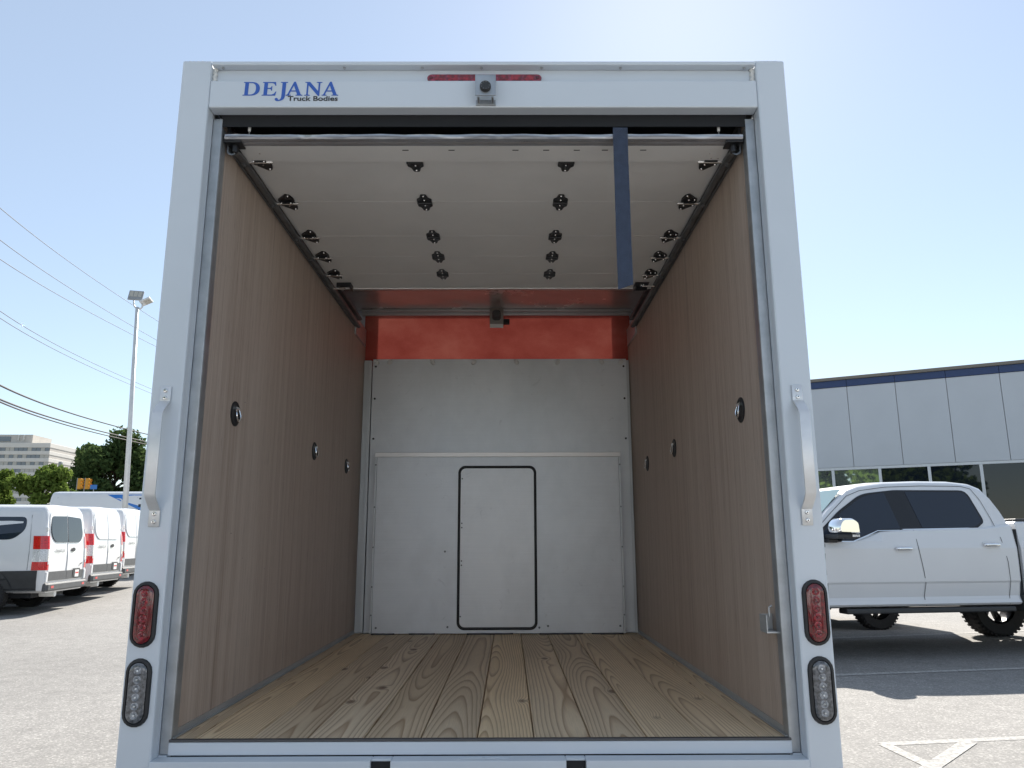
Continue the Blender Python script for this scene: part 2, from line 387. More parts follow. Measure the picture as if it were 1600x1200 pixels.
# ------------------------------------------------------------------ box truck
FZ = .73
T = tag(empty('box_truck'), 'white box truck with its rear door rolled up, showing plywood walls and plank floor', 'truck')
def B(name, m, dims, bevel=.004, parent=None, smooth=False):
    return MB().box(*dims).build(name, m, parent or T, bevel, smooth)
# --- rear frame
posts = {}
for s in (-1, 1):
    a, b = (-1.14, -1.03) if s < 0 else (1.03, 1.14)
    posts[s] = B('corner_post', 'white_paint', (a, b, 0, .052, .46, 3.14), .007)
    # ragged sealant bead closing the post's top
    mb = MB(); rg = random.Random(4+s)
    for k in range(7):
        x = a+.008+k*.0155; mb.lathe([(.0, -.004), (.009, -.003), (.007, .003+.002*rg.random()), (0, .005)], lambda p, q, h, x=x: (x+p*1.3, .02+q*1.5, 3.141+h), 8)
    mb.build('sealant_bead', 'sealant', posts[s], smooth=True)
    B('side_wall', 'white_paint', (s*1.135 if s < 0 else 1.118, s*1.118 if s < 0 else 1.135, .053, 3.13, .62, 3.11), .003)
    B('door_frame_return', 'white_paint', (min(s*1.118, s*1.031), max(s*1.118, s*1.031), .053, .075, .60, 3.0), .002)
    # vertical door track
    mb = MB(); tx0, tx1 = sorted((s*1.029, s*.994)); mb.box(tx0, tx1, .056, .062, .688, 2.93)
    tx0, tx1 = sorted((s*1.000, s*.994)); mb.box(tx0, tx1, .0622, .105, .688, 2.90)
    mb.build('door_track', 'track_steel', T, .002)
hd = B('header', 'white_paint', (-1.0298, 1.0298, .003, .060, 2.946, 3.058), .005)
B('header_upper_plate', 'white_paint', (-1.0298, 1.0298, .028, .05, 3.0585, 3.1175), .002)
lip = B('roof_lip', 'white_paint', (-1.027, 1.027, -.006, .09, 3.118, 3.133), .003)
for x in (-.53, -.235, -.01, .22, .52, .99, -.99):
    mb = MB(); mb.lathe([(.0055, 0), (.0055, .004), (.0035, .006)], lambda a, b, h, x=x: (x+a, .012+b, 3.118-h), 10); mb.build('rivet', 'track_steel', lip, smooth='auto')
for s in (-1, 1):
    mb = MB()
    for k in range(6): mb.lathe([(0, -.01), (.009, -.004), (.010, .004), (0, .01)], lambda a, b, h, k=k: (s*(1.024-.003*(k % 2))+h, .022+a*.8, 3.063+.010*k+b), 8)
    mb.build('sealant_bead', 'sealant', T, smooth=True)
# --- sill
sill = B('sill_face', 'white_paint', (-1.0, 1.0, .050, .075, .686, .7255), .003)
for s in (-1, 1):
    a, b = sorted((s*1.0302, s*1.0005)); B('sill_corner', 'white_paint', (a, b, .0502, .120, .56, .6868), 0)
B('floor_edge_trim', 'floor_trim', (-.999, .999, .049, .068, .7262, .7335), .001)
mb = MB()   # ledge with two stake notches cut in its lip
def ledge(x0, x1): mb.box(x0, x1, -.012, .0497, .645, .684)
nx = [(-.342, -.279), (.270, .332)]
ledge(-1.0298, nx[0][0]); ledge(nx[0][1], nx[1][0]); ledge(nx[1][1], 1.0298)
for a, b in nx: mb.box(a, b, .012, .0497, .645, .684)
mb.build('sill_ledge', 'white_paint', T, .003)
for a, b in nx: B('stake_notch', 'dark_interior', (a+.001, b-.001, .006, .0118, .560, .678), 0)
B('rear_cross_member', 'white_paint', (-1.0298, 1.0298, -.010, .05, .46, .6446), .004)
for x0 in (-.068, .012):
    mb = MB(); P = rrect(x0, x0+.082, .012, .024, .005, 4)
    I = rrect(x0+.002, x0+.080, .0135, .0225, .004, 4)
    mb.loft([[(x, y, .6842) for x, y in P], [(x, y, .6858) for x, y in P], [(x, y, .6858) for x, y in I], [(x, y, .6846) for x, y in I]])
    mb.build('drain_slot', 'white_paint', T)
# stains on the ledge
mb = MB(); mb.add([(x, y, .6846) for x, y in [(-.002, .016), (.004, .019), (.012, .020), (.020, .017), (.014, .014), (.006, .013)]], [(0, 1, 2, 3, 4, 5)])
simple('stain', (.42, .22, .06), .8); mb.build('rust_stain', 'stain', T)
# --- floor planks
pw = .184; k0 = -6; mb = MB(); mb.box(-pw/2+.0022, pw/2-.0022, 0, 2.93, -.035, 0)
plank = mb.build('floor_plank', 'pine', T, .0022, seg=1); first = True
for k in range(-6, 6):
    x = -.012+pw*(k+.5); w0, w1 = max(x-pw/2, -.996), min(x+pw/2, .996)
    if first: o = plank; first = False
    else: o = inst(plank, T, (0, 0, 0))
    o.location = ((w0+w1)/2, .069, FZ+(.0012 if k % 3 == 0 else -.0008 if k % 3 == 1 else 0)); o.scale = ((w1-w0)/pw, 1, 1)
B('sub_floor', 'dark_interior', (-1.0, 1.0, .076, 3.05, .655, .688), 0)
# --- inner walls
for s in (-1, 1):
    a, b = sorted((s*1.0, s*1.012)); B('plywood_wall', 'plywood', (a, b, .106, 3.055, .735, 2.93), 0)
    mb = MB(); a, b = sorted((s*.9995, s*.986))
    mb.box(a, b, .07, 2.99, FZ+.003, FZ+.006); a, b = sorted((s*.9995, s*.9965)); mb.box(a, b, .107, 2.99, FZ+.0062, FZ+.024)
    mb.build('cove_trim', 'galv', T)
    # corner post of the bulkhead
    a, b = sorted((s*.999, s*.94)); B('bulkhead_post', 'galv', (a, b, 3.012, 3.05, FZ+.005, 2.70), .004)
    a, b = sorted((s*.962, s*.936)); B('bulkhead_flange', 'galv', (a, b, 2.995, 3.0115, FZ+.005, 2.69), .002)
rs = random.Random(9)
for s in (-1, 1):        # small wood chips / fastener heads on the walls
    mb = MB()
    for k in range(16):
        y, z = rs.uniform(.2, 2.9), rs.uniform(.85, 2.7); r_ = rs.uniform(.0012, .003)
        mb.lathe([(r_, 0), (r_*.6, .0012)], lambda a, b, h, y=y, z=z: (s*(1.0-.0002-h), y+a, z+b), 6)
    mb.build('fastener_heads', 'dark_track', T)['kind'] = 'stuff'
# --- bulkhead
up_ = B('upper_bulkhead_panel', 'bulkhead', (-.927, .973, 2.985, 2.994, FZ+.006, 2.702), .001)
lo = B('lower_bulkhead_panel', 'bulkhead', (-.858, .882, 2.912, 2.984, FZ+.006, 1.957), .002)
mb = MB(); mb.loft([[(x, 2.9105, 1.9575), (x, 2.9030, 1.9580), (x, 2.9000, 1.9870), (x, 2.9040, 1.9895), (x, 2.984, 1.9895), (x, 2.984, 1.9575)] for x in (-.872, .896)])
mb.build('top_trim', 'bright_trim', T)
for x0, x1 in ((-.873, -.8585), (.8825, .897)):
    B('edge_trim', 'galv', (x0, x1, 2.906, 2.984, FZ+.006, 1.9565), .001)
def screw(x, y, z, r, m='black_hinge', parent=None, ax='y', sgn=-1):
    mb = MB(); mb.lathe([(r, 0), (r, r*.35), (r*.6, r*.6)], (lambda a, b, h: (x+a, y+sgn*h, z+b)) if ax == 'y' else (lambda a, b, h: (x+sgn*h, y+a, z+b)), 10)
    return mb.build('screw', m, parent or T, smooth='auto')
for z in (1.90, 1.60, 1.32, 1.05, .86):
    for x in (-.866, .890): screw(x, 2.9058, z, .006, 'dark_track', lo)
for x, z in ((-.83, .775), (-.335, .78), (-.36, 1.29), (.36, .785), (.86, .785), (.30, .775)): screw(x, 2.9118, z, .0075, 'dark_track', lo)
for z in (2.645, 2.40, 2.10):
    for x in (-.905, .953): screw(x, 2.9848, z, .008, 'black_hinge', up_)
for i, x in enumerate((-.90, -.80, -.48, -.17, .15, .46, .79, .935)):
    mb = MB(); mb.lathe([(.018, 0), (.014, .004), (.005, .0065)], lambda a, b, h, x=x: (x+a+b*.35*(1 if i % 2 else -1), 2.985-h, 2.678+b*1.15), 12); mb.build('sealed_rivet', 'sealant', up_, smooth=True)
# access hatch
ho = rrect(-.272, .288, .760, 1.892, .050, 8); hi = rrect(-.2535, .2695, .7785, 1.8735, .036, 8)
mb = MB(); hm = rrect(-.263, .279, .769, 1.883, .043, 8)
mb.loft([[(x, 2.9118, z) for x, z in ho], [(x, 2.905, z) for x, z in ho], [(x, 2.901, z) for x, z in hm], [(x, 2.905, z) for x, z in hi], [(x, 2.9118, z) for x, z in hi]], cap=False)
gk = mb.build('hatch_gasket', 'rubber', lo, smooth=True)
mb = MB(); mb.prism(hi, lambda u, v, w_: (u, w_, v), 2.9065, 2.9115); ht = mb.build('access_hatch', 'hatch', lo)
for x, z in ((-.243, 1.80), (-.243, 1.485), (-.243, 1.455), (-.243, 1.225), (-.243, 1.195), (-.247, .85)): screw(x, 2.9063, z, .0055, 'dark_track', lo)
for x0, x1 in ((-.86, -.70), (-.60, -.42), (-.2, .12), (.3, .6), (.66, .88)):   # sealant along the foot of the bulkhead
    mb = MB(); mb.tube([(x0+(x1-x0)*k/6, 2.905, FZ+.004+.002*rs.random()) for k in range(7)], .006, 6); mb.build('sealant_bead', 'floor_trim', T, smooth=True)
# --- red translucent front panel, front wall, roof
mb = MB(); N = 12
mb.add([(-1.01+2.03*i/N, 3.045, z) for i in range(N+1) for z in (2.66, 3.075)], [(2*i, 2*i+2, 2*i+3, 2*i+1) for i in range(N)])
red = mb.build('front_glow_panel', 'red_fibreglass', T); red['label'] = 'red translucent fibreglass panel glowing above the bulkhead'
B('front_wall', 'white_paint', (-1.117, 1.117, 3.056, 3.10, .62, 2.675), .003)
for s in (-1, 1):
    a, b = sorted((s*1.117, s*.90)); B('front_corner', 'white_paint', (a, b, 3.062, 3.13, 2.6755, 3.10), .01)
B('front_rail', 'galv', (-1.03, 1.03, 3.015, 3.0445, 3.055, 3.095), .006)
B('front_rail_lip', 'galv', (-1.03, 1.03, 2.985, 3.0145, 3.078, 3.0955), .003)
B('ceiling_skin', 'roof_skin', (-1.115, 1.115, .10, 3.04, 3.0965, 3.104), 0)
B('roof', 'white_paint', (-1.117, 1.117, .051, 3.125, 3.1045, 3.1165), .003)
mb = MB(); mb.box(-1.0, 1.0, 2.42, 2.47, 3.066, 3.096); mb.build('roof_bow', 'galv', T, .006)
# interior lamp
lampp = B('lamp_bracket', 'lamp_plate', (-.052, .052, 2.955, 2.962, 2.955, 3.095), .002)
mb = MB(); P = rrect(-.032, .032, 2.995, 3.075, .022, 6)
mb.loft([[(x, 2.955, z) for x, z in P], [(x*.96, 2.93, (z-3.03)*.9+3.03) for x, z in P], [(x*.75, 2.912, (z-3.03)*.66+3.032) for x, z in P]]); mb.build('dome_lamp', 'grey_plastic', lampp, smooth='auto')
B('bracket_flange', 'lamp_white', (-.05, .05, 2.948, 2.9545, 2.936, 2.966), .001, lampp)
mb = MB(); mb.box(.03, .098, 3.022, 3.04, 2.985, 3.028); mb.box(.042, .086, 3.016, 3.0219, 2.995, 3.016); mb.build('junction_box', 'black_plastic', T, .002)
# --- roll-up door under the roof
ZD = 2.862
B('spring_housing', 'dark_interior', (-1.0, 1.0, .14, .34, 2.955, 3.09), .02)
B('header_shade_strip', 'dark_interior', (-1.0, 1.0, .0605, .064, 2.90, 3.05), 0)  # near-black strip added behind the header; its colour stands for shade above the door
mb = MB()
prof = [(.062, 2.858), (.066, 2.852), (.082, 2.850), (.090, 2.853), (.098, 2.849), (.118, 2.852), (.120, 2.866), (.108, 2.872), (.085, 2.874), (.072, 2.873), (.063, 2.869), (.064, 2.864)]
secs = []; rg = random.Random(3)
for k in range(41):
    x = -.985+1.97*k/40; j = .0022*math.sin(k*1.7)+.0016*math.sin(k*.6+1); secs.append([(x, y+j*.8*(z > 2.863), z+j*(z > 2.863)) for y, z in prof])
mb.loft(secs); bar = mb.build('door_bottom_bar', 'bar_vinyl', T, smooth='auto')
for s in (-1, 1):
    mb = MB(); x = s*.90
    mb.tube([(x, .085, 2.870), (x, .085, 3.06)], .0022, 6); mb.m = 1; mb.tube([(x, .085, 2.895), (x, .085, 2.925)], .0058, 8)
    mb.build('lift_cable', ['pole_grey', 'lamp_white'], bar, smooth=True)
    mb = MB(); a, b = sorted((s*.99, s*.925)); mb.box(a, b, .072, .13, 2.843, 2.850); mb.lathe([(.012, 0), (.012, .03)], lambda p, q, h: (s*.955+p, .10+q, 2.843-h), 10)
    mb.build('bottom_bracket', 'black_hinge', bar, .002)
jy = [.122, .246, .628, 1.022, 1.300, 1.570, 1.822]
panels = []
for i in range(6):
    z0 = ZD-(.009 if i == 0 else 0)
    o = B('door_panel', 'door_skin', (-.957, .957, jy[i]+.0006, jy[i+1]-.0006, z0, z0+.02), .0012); panels.append(o)
for x in (-.31, -.13, .12, .24, .36, .62, .47): # drain slots along the bottom panel
    mb = MB(); mb.box(x-.012, x+.012, .150, .154, ZD-.0105, ZD-.0091); mb.build('vent_slot', 'dark_interior', panels[0])
B('top_edge_trim', 'bright_trim', (-.957, .957, 1.823, 1.832, ZD-.004, ZD+.024), .001, panels[5])
# hinges
def hinge_mesh():
    mb = MB(); up = roundpoly([(-.033, .002), (.033, .002), (.033, .036), (.020, .046), (.012, .080), (-.012, .080), (-.020, .046), (-.033, .036)], .007)
    for sgn in (1, -1):
        mb.prism([(x, sgn*y) for x, y in up], lambda u, v, w_: (u, v, w_), -.0045, -.0008)
    mb.tube([(-.033, 0, -.006), (.033, 0, -.006)], .0055, 8)
    mb.m = 1
    for x, y in ((0, .068), (0, -.068), (0, .026), (0, -.028)): mb.lathe([(.0042, 0), (.003, .003)], lambda a, b, h, x=x, y=y: (x+a, y+b, -.0047-h), 8)
    return mb
def roller_mesh():
    mb = MB(); P = roundpoly([(-.036, .004), (.036, .004), (.034, .030), (.004, .062), (-.012, .082), (-.030, .070), (-.038, .034)], .007)
    mb.prism(P, lambda u, v, w_: (u, v, w_), -.0055, -.0008); mb.prism([(x, -y) for x, y in P], lambda u, v, w_: (u, v, w_), -.0055, -.0008)
    mb.box(-.026, .026, -.013, .013, -.014, -.0056)
    mb.m = 1; mb.tube([(-.052, 0, -.0105), (.058, 0, -.0105)], .0058, 8)
    for x, y in ((-.020, .066), (.022, .014), (-.020, .014), (.022, -.026), (-.020, -.066), (-.004, -.026)): mb.lathe([(.005, 0), (.0035, .004)], lambda a, b, h, x=x, y=y: (x+a, y+b, -.0057-h) if abs(y) > .016 else (x+a, y+b, -.0142-h), 8)
    mb.m = 2; mb.lathe([(.018, 0), (.021, .004), (.021, .014), (.018, .018)], lambda a, b, h: (.055+h, a, -.0105+b), 14)
    return mb
hsrc = rsrc = None
for i in range(1, 6):
    y = jy[i]
    for x in (-.287, .327):
        if hsrc is None: hsrc = hinge_mesh().build('hinge', ['black_hinge', 'bolt'], panels[i], smooth='auto'); o = hsrc
        else: o = inst(hsrc, panels[i], (0, 0, 0))
        o.location = (x, y+(.006 if i > 1 else .012), ZD)
    for s in (-1, 1):
        if rsrc is None: rsrc = roller_mesh().build('roller_hinge', ['black_hinge', 'bolt', 'grey_plastic'], panels[i], smooth='auto'); o = rsrc
        else: o = inst(rsrc, panels[i], (0, 0, 0))
        o.location = (s*.908, y, ZD); o.rotation_euler = (0, 0, 0) if s > 0 else (0, 0, math.pi)
for s in (-1, 1):      # top fixture
    mb = MB(); mb.box(-.042, .042, -.038, .038, -.006, -.001); mb.box(-.042, -.034, -.038, .038, -.034, -.0061); mb.box(-.0339, .042, .030, .038, -.030, -.0061); mb.m = 1
    for x, y in ((0, 0), (.012, -.012), (.0, .016)): mb.lathe([(.005, 0), (.004, .006)], lambda a, b, h, x=x, y=y: (x+a, y+b, -.006-h), 8)
    mb.tube([(0, -.02, -.02), (.075, -.02, -.02)], .006, 8)
    o = mb.build('top_roller_bracket', ['black_hinge', 'bolt'], panels[5], .001); o.location = (s*.885, 1.752, ZD); o.rotation_euler = (0, 0, 0 if s > 0 else math.pi)
# overhead tracks
for s in (-1, 1):
    mb = MB(); P = [(.946, 2.905), (.944, 2.900), (.980, 2.899), (.986, 2.890), (.986, 2.852), (.980, 2.842), (.966, 2.838), (.954, 2.842), (.952, 2.850), (.956, 2.850), (.966, 2.844), (.976, 2.848), (.981, 2.855), (.981, 2.886), (.976, 2.894), (.950, 2.894)]
    path = [(.10, -.035), (.125, -.018), (.16, -.006), (.21, 0), (2.585, 0), (2.60, -.004)]
    mb.loft([[(s*x, y, z+dz) for x, z in P] for y, dz in path]); mb.build('overhead_track', 'dark_track', T, smooth='auto')
    a, b = sorted((s*.9868, s*.999)); B('track_mount', 'dark_track', (a, b, .12, 2.60, 2.846, 2.93), .002)
    B('track_end', 'galv', (a, b, 2.62, 2.99, 2.80, 2.93), .002)
# pull strap hanging from the bottom bar
mb = MB(); secs = []
for k in range(25):
    t = k/24; z = 2.895-.637*t; y = .058+.006*math.sin(t*3)+.002*math.sin(t*11); sk = 0
    x0, x1 = .490+sk, .546+sk; dz = .010*(t == 1)
    secs.append([(x0, y, z-dz), (x1, y+.001, z+dz), (x1, y+.0035, z+dz), (x0, y+.0025, z-dz)])
mb.loft(secs); mb.build('pull_strap', 'strap', bar, smooth='auto')
# --- D-ring cups along the walls
mbc = MB(); mbc.lathe([(.050, 0), (.050, .003), (.046, .0052), (.040, .0045), (.030, .0015), (.010, .001)], lambda a, b, h: (h, a, b), 28)
cup = None
for s in (-1, 1):
    for y in ((.423, 1.682, 2.536) if s < 0 else (.355, 1.576, 2.401)):
        if cup is None: cup = mbc.build('tie_down_cup', 'rubber', T, smooth='auto'); o = cup
        else: o = inst(cup, T, (0, 0, 0))
        o.location = (s*.9998, y, 1.855); o.rotation_euler = (0, 0, 0 if s < 0 else math.pi)
        mb = MB(); P = [(-.014, .017), (.014, .017)]+[(.019*math.cos(R(a)), -.006+.023*math.sin(R(a))) for a in range(0, -181, -20)]
        mb.tube([(.010+.006*(v < 0), u, v) for u, v in P+[P[0]]], .0036, 8); mb.box(.002, .013, -.019, .019, .015, .026)
        mb.build('d_ring', 'chrome', o, smooth='auto')
# latch keeper on the right wall
mb = MB(); mb.box(.955, .998, .085, .155, 1.050, 1.056); mb.box(.955, .959, .085, .155, 1.0561, 1.108); mb.box(.9591, .998, .149, .155, 1.0561, 1.108)
mb.tube([(.975, .11, 1.10), (.975, .11, 1.132), (.985, .11, 1.138)], .004, 8); mb.build('latch_keeper', 'galv', T, .001)
# --- tail lamps
def stadium(w_, h, n=10):
    r_ = w_/2; c = h/2-r_; return [(r_*math.cos(R(a)), c+r_*math.sin(R(a))) for a in np.linspace(0, 180, n)]+[(r_*math.cos(R(a)), -c+r_*math.sin(R(a))) for a in np.linspace(180, 360, n)]
def lamp(x, z, kind, label):
    gas = MB(); A, Bq, Cq, D = stadium(.084, .208), stadium(.080, .204), stadium(.064, .188), stadium(.058, .182)
    gas.loft([[(x+u, -.0003, z+v) for u, v in A], [(x+u, -.007, z+v) for u, v in Bq], [(x+u, -.0095, z+v) for u, v in Cq], [(x+u, -.005, z+v) for u, v in D], [(x+u, -.001, z+v) for u, v in D]])
    L = gas.build('tail_lamp' if kind == 'red' else 'reverse_lamp', 'rubber', T, smooth='auto'); L['label'] = label
    le = MB(); E_ = stadium(.0575, .1815); F_ = stadium(.050, .174); G_ = stadium(.03, .154)
    le.loft([[(x+u, -.0012, z+v) for u, v in E_], [(x+u, -.0085, z+v) for u, v in E_], [(x+u, -.0115, z+v) for u, v in F_], [(x+u, -.0125, z+v) for u, v in G_]])
    le.build('lens', 'red_lens' if kind == 'red' else 'clear_lens', L, smooth='auto')
    for k in range(6):
        zz = z+.0665-.0266*k; mb = MB()
        fn = lambda a, b, h: (x+a, -.0124-h, zz+b)
        mb.lathe([(.0128, 0), (.0120, .0012), (.0100, .0015), (.0088, .0006), (.0072, .0012), (.0058, .0004), (.0045, .0002)], fn, 18, closed=True)
        mb.m = 1; mb.lathe([(.0034, 0), (.0034, .002), (.0018, .0034)], fn, 10)
        mb.build('led_ring', ['red_ring', 'red_lens'] if kind == 'red' else ['clear_ring', 'led_dot'], L, smooth='auto')
for s, nm in ((-1, 'left'), (1, 'right')):
    lamp(s*1.0905, 1.125, 'red', 'red oval tail lamp on the %s post' % nm); lamp(s*1.0905, .886, 'white', 'clear oval reversing lamp on the %s post' % nm)
# --- grab handles
for s in (-1, 1):
    x = s*1.086; pth = [(-.0006, 1.878), (-.0030, 1.876), (-.0030, 1.826), (-.012, 1.818), (-.044, 1.786), (-.052, 1.772), (-.052, 1.512), (-.044, 1.498), (-.012, 1.466), (-.003, 1.458), (-.003, 1.408), (-.0006, 1.406)]
    mb = MB(); hw = .0185; secs = []
    P2 = [Vector(q) for q in pth]
    for i, q in enumerate(P2):
        d = (P2[min(i+1, len(P2)-1)]-P2[max(i-1, 0)]).normalized(); nn = Vector((-d.y, d.x))*.0045
        if nn.x > 0: nn = -nn
        o1 = q+nn; secs.append([(x-hw, q.x, q.y), (x+hw, q.x, q.y), (x+hw, o1.x, o1.y), (x-hw, o1.x, o1.y)])
    mb.loft(secs); h_ = mb.build('grab_handle', 'aluminium_handle', T, .0015, smooth='auto')
    for z in (1.864, 1.838, 1.446, 1.420):
        m2 = MB(); m2.lathe([(.0075, 0), (.0075, .002), (.0055, .0042), (.002, .0046)], lambda a, b, h: (x+a, -.0078-h, z+b), 14); m2.m = 1; m2.lathe([(.0024, 0), (.0022, .0008)], lambda a, b, h: (x+a, -.0126-h, z+b), 6)
        m2.build('bolt', ['bolt', 'black_hinge'], h_, smooth='auto')
# --- centre brake lamp and reversing camera
mb = MB(); P = stadium(.034, .434, 8); P = [(v, u) for u, v in P]; Q = [(u*.985, v*.8) for u, v in P]
mb.loft([[(.002+u, .0278, 3.073+v) for u, v in P], [(.002+u, .012, 3.073+v) for u, v in P], [(.002+u, .008, 3.073+v) for u, v in Q]]); bl = mb.build('centre_brake_lamp', 'bar_red', T, smooth='auto')
for s in (-1, 1):
    mb = MB(); mb.lathe([(.0075, 0), (.006, .003)], lambda a, b, h: (.002+s*.202+a, .008-h, 3.073+b), 10); mb.build('screw', 'red_lens', bl, smooth='auto')
for k in range(8):
    mb = MB(); xx = .002+(-.168+.048*k); mb.prism(rrect(xx-.02, xx+.02, 3.063, 3.083, .004, 3), lambda u, v, w_: (u, w_, v), .0079, .0068); mb.build('led_cell', 'red_ring', bl)
mb = MB(); prof = [(.0025, 3.056), (-.034, 3.056), (-.046, 3.050), (-.050, 3.040), (-.050, 2.962), (-.046, 2.962), (-.046, 3.038), (-.042, 3.046), (-.034, 3.052), (.0025, 3.052)]
mb.loft([[(x, y-.012*0, z) for y, z in prof] for x in (-.030, .046)])
for x in (-.022, .030):
    mb.box(x, x+.008, -.0459, .0025, 2.956, 2.9615)
mb.box(-.029, .045, -.004, .0025, 2.951, 2.972); cb_ = mb.build('camera_bracket', 'track_steel', T, .001)
mb = MB(); mb.lathe([(.0205, 0), (.0205, .010), (.018, .014), (.013, .012), (.008, .0125), (.003, .013)], lambda a, b, h: (.008+a, -.0505-h, 2.995+b), 22); lens = mb.build('camera_lens', 'black_plastic', cb_, smooth='auto')
mb = MB()
for k in range(9): a_ = 2*math.pi*k/9; mb.lathe([(.0016, 0), (.001, .001)], lambda a, b, h: (.008+.0145*math.cos(a_)+a, -.0637-h, 2.995+.0145*math.sin(a_)+b), 6)
mb.build('infrared_led', 'clear_ring', cb_)
# --- lettering
def letters():
    def bez(p0, p1, p2, p3, n=8): return [tuple(Vector(p0)*(1-t)**3+Vector(p1)*3*t*(1-t)**2+Vector(p2)*3*t*t*(1-t)+Vector(p3)*t**3 for t in [k/n])[0] for k in range(n+1)]
    D = [[(0, 0), (0, .045), (.10, .07), (.10, .93), (0, .955), (0, 1), (.50, 1)]+bez((.50, 1), (.82, 1), (1.02, .80), (1.02, .5))+bez((1.02, .5), (1.02, .18), (.80, 0), (.48, 0)),
         [(.32, .07), (.32, .93), (.46, .93)]+bez((.46, .93), (.68, .93), (.78, .76), (.78, .5))+bez((.78, .5), (.78, .22), (.66, .07), (.44, .07))]
    E_ = [[(0, 0), (0, .045), (.10, .07), (.10, .93), (0, .955), (0, 1), (.80, 1), (.84, .73), (.79, .73), (.70, .88), (.58, .93), (.32, .93), (.32, .56), (.46, .56), (.54, .61), (.56, .70), (.60, .70), (.60, .36), (.56, .36), (.54, .44), (.46, .49), (.32, .49), (.32, .07), (.60, .07), (.74, .14), (.83, .29), (.88, .29), (.82, 0)]]
    J = [[(.10, 1), (.10, .955), (.21, .93), (.21, .02)]+bez((.21, .02), (.21, -.22), (.16, -.31), (.06, -.32), 6)+bez((.02, -.30), (.04, -.16), (-.16, -.12), (-.18, -.26), 6)+bez((-.18, -.26), (-.18, -.40), (-.02, -.42), (.08, -.40), 6)+bez((.08, -.40), (.34, -.36), (.43, -.20), (.43, .05), 6)+[(.43, .93), (.54, .955), (.54, 1)]]
    A = [[(-.02, 0), (-.02, .045), (.07, .07), (.43, 1.02), (.53, 1.02), (.90, .07), (1.0, .045), (1.0, 0), (.58, 0), (.58, .045), (.67, .07), (.59, .30), (.26, .30), (.18, .07), (.29, .045), (.29, 0)], [(.29, .37), (.565, .37), (.43, .75)]]
    Nn = [[(0, 0), (0, .045), (.12, .07), (.12, .93), (0, .955), (0, 1), (.30, 1), (.83, .33), (.83, .93), (.70, .955), (.70, 1), (1.05, 1), (1.05, .955), (.93, .93), (.93, -.02), (.84, -.02), (.22, .76), (.22, .07), (.35, .045), (.35, 0)]]
    return D, E_, J, A, Nn, A
x0 = -.904; W_ = .359; adv = [0, 1.17, 2.17, 2.66, 3.77, 4.86]; tot = 5.86; ux = W_/tot
for (P, a) in zip(letters(), adv):
    polys = [[(x0+(u+a)*ux+.06*(v-.5)*ux*.5, 2.994+v*.0565) for u, v in q] for q in P]
    me = curve_mesh(polys, 'letter'); me.materials.append(M['logo_blue']); o = bpy.data.objects.new('letter', me); col.objects.link(o); o.parent = hd
    o.rotation_euler = (R(90), 0, 0); o.location = (0, .0020, 0)
me = text_mesh('Truck Bodies', .0275, .0005); me.materials.append(M['logo_black']); o = bpy.data.objects.new('small_lettering', me); col.objects.link(o); o.parent = hd
wx = max(v.co.x for v in me.vertices); o.rotation_euler = (R(90), 0, 0); o.scale = (.188/wx, 1, 1); o.location = (-.735, .0020, 2.9725)
# --- chassis, wheels and cab in front (hidden from the opening)
def wheel(r, w_, rimr, parent, loc, side, rim='rim_silver', spokes=5, name='wheel'):
    t = MB(); fn = lambda a, b, h: (h, a, b); k = w_/2
    t.lathe([(rimr, -k*.8), (r*.93, -k), (r, -k*.75), (r, k*.75), (r*.93, k), (rimr, k*.8), (rimr*.97, 0)], fn, 36, closed=True)
    for q in range(40):
        a = 2*math.pi*q/40
        for s2 in (-1, 1):
            c, s_ = math.cos(a+s2*.04), math.sin(a+s2*.04); t.add([(s2*k*.78*f1, (r+dr)*math.cos(a+s2*.04+da), (r+dr)*math.sin(a+s2*.04+da)) for f1 in (.3, 1.2) for da in (-.035, .035) for dr in (-.03, .008)], [(0, 1, 3, 2), (4, 6, 7, 5), (0, 4, 5, 1), (2, 3, 7, 6), (0, 2, 6, 4), (1, 5, 7, 3)])
    o = t.build(name, 'tyre', parent, smooth='auto'); o.location = loc
    m2 = MB(); m2.lathe([(rimr, -k*.7), (rimr*.97, -k*.2), (rimr*.97, k*.7), (rimr*.9, k*.7), (rimr*.9, -k*.7)], fn, 28, closed=True)
    m2.lathe([(rimr*.24, -.02*side), (rimr*.24, k*.62*side), (rimr*.15, k*.7*side)], fn, 14)
    for q in range(spokes):
        for d in (-.13, .13):
            a = 2*math.pi*q/spokes+d; c, s_ = math.cos(a), math.sin(a); hw = rimr*.075
            m2.add([(x, rr*c-hh*s_, rr*s_+hh*c) for x in (k*.35*side, k*.6*side) for rr in (rimr*.18, rimr*.95) for hh in (-hw, hw)], [(0, 1, 3, 2), (4, 6, 7, 5), (0, 4, 5, 1), (2, 3, 7, 6), (0, 2, 6, 4), (1, 5, 7, 3)])
    m2.build('rim', rim, o, smooth='auto')
    return o
for s in (-1, 1):
    a, b = sorted((s*.40, s*.48)); B('chassis_rail', 'black_plastic', (a, b, .1, 6.0, .48, .652), .005)
    wheel(.325, .24, .20, T, (s*.86, 1.55, .325), s, 'rim_dark'); wheel(.325, .24, .20, T, (s*.86, 5.1, .325), s, 'rim_silver')
B('rear_axle', 'black_plastic', (-.8, .8, 1.50, 1.60, .28, .38), .03); B('front_axle', 'black_plastic', (-.8, .8, 5.05, 5.15, .28, .38), .03)
B('axle_spring', 'black_plastic', (-.46, -.42, 1.2, 1.9, .37, .482), .01); B('axle_spring', 'black_plastic', (.42, .46, 1.2, 1.9, .37, .482), .01)
B('axle_spring', 'black_plastic', (-.46, -.42, 4.9, 5.3, .37, .482), .01); B('axle_spring', 'black_plastic', (.42, .46, 4.9, 5.3, .37, .482), .01)
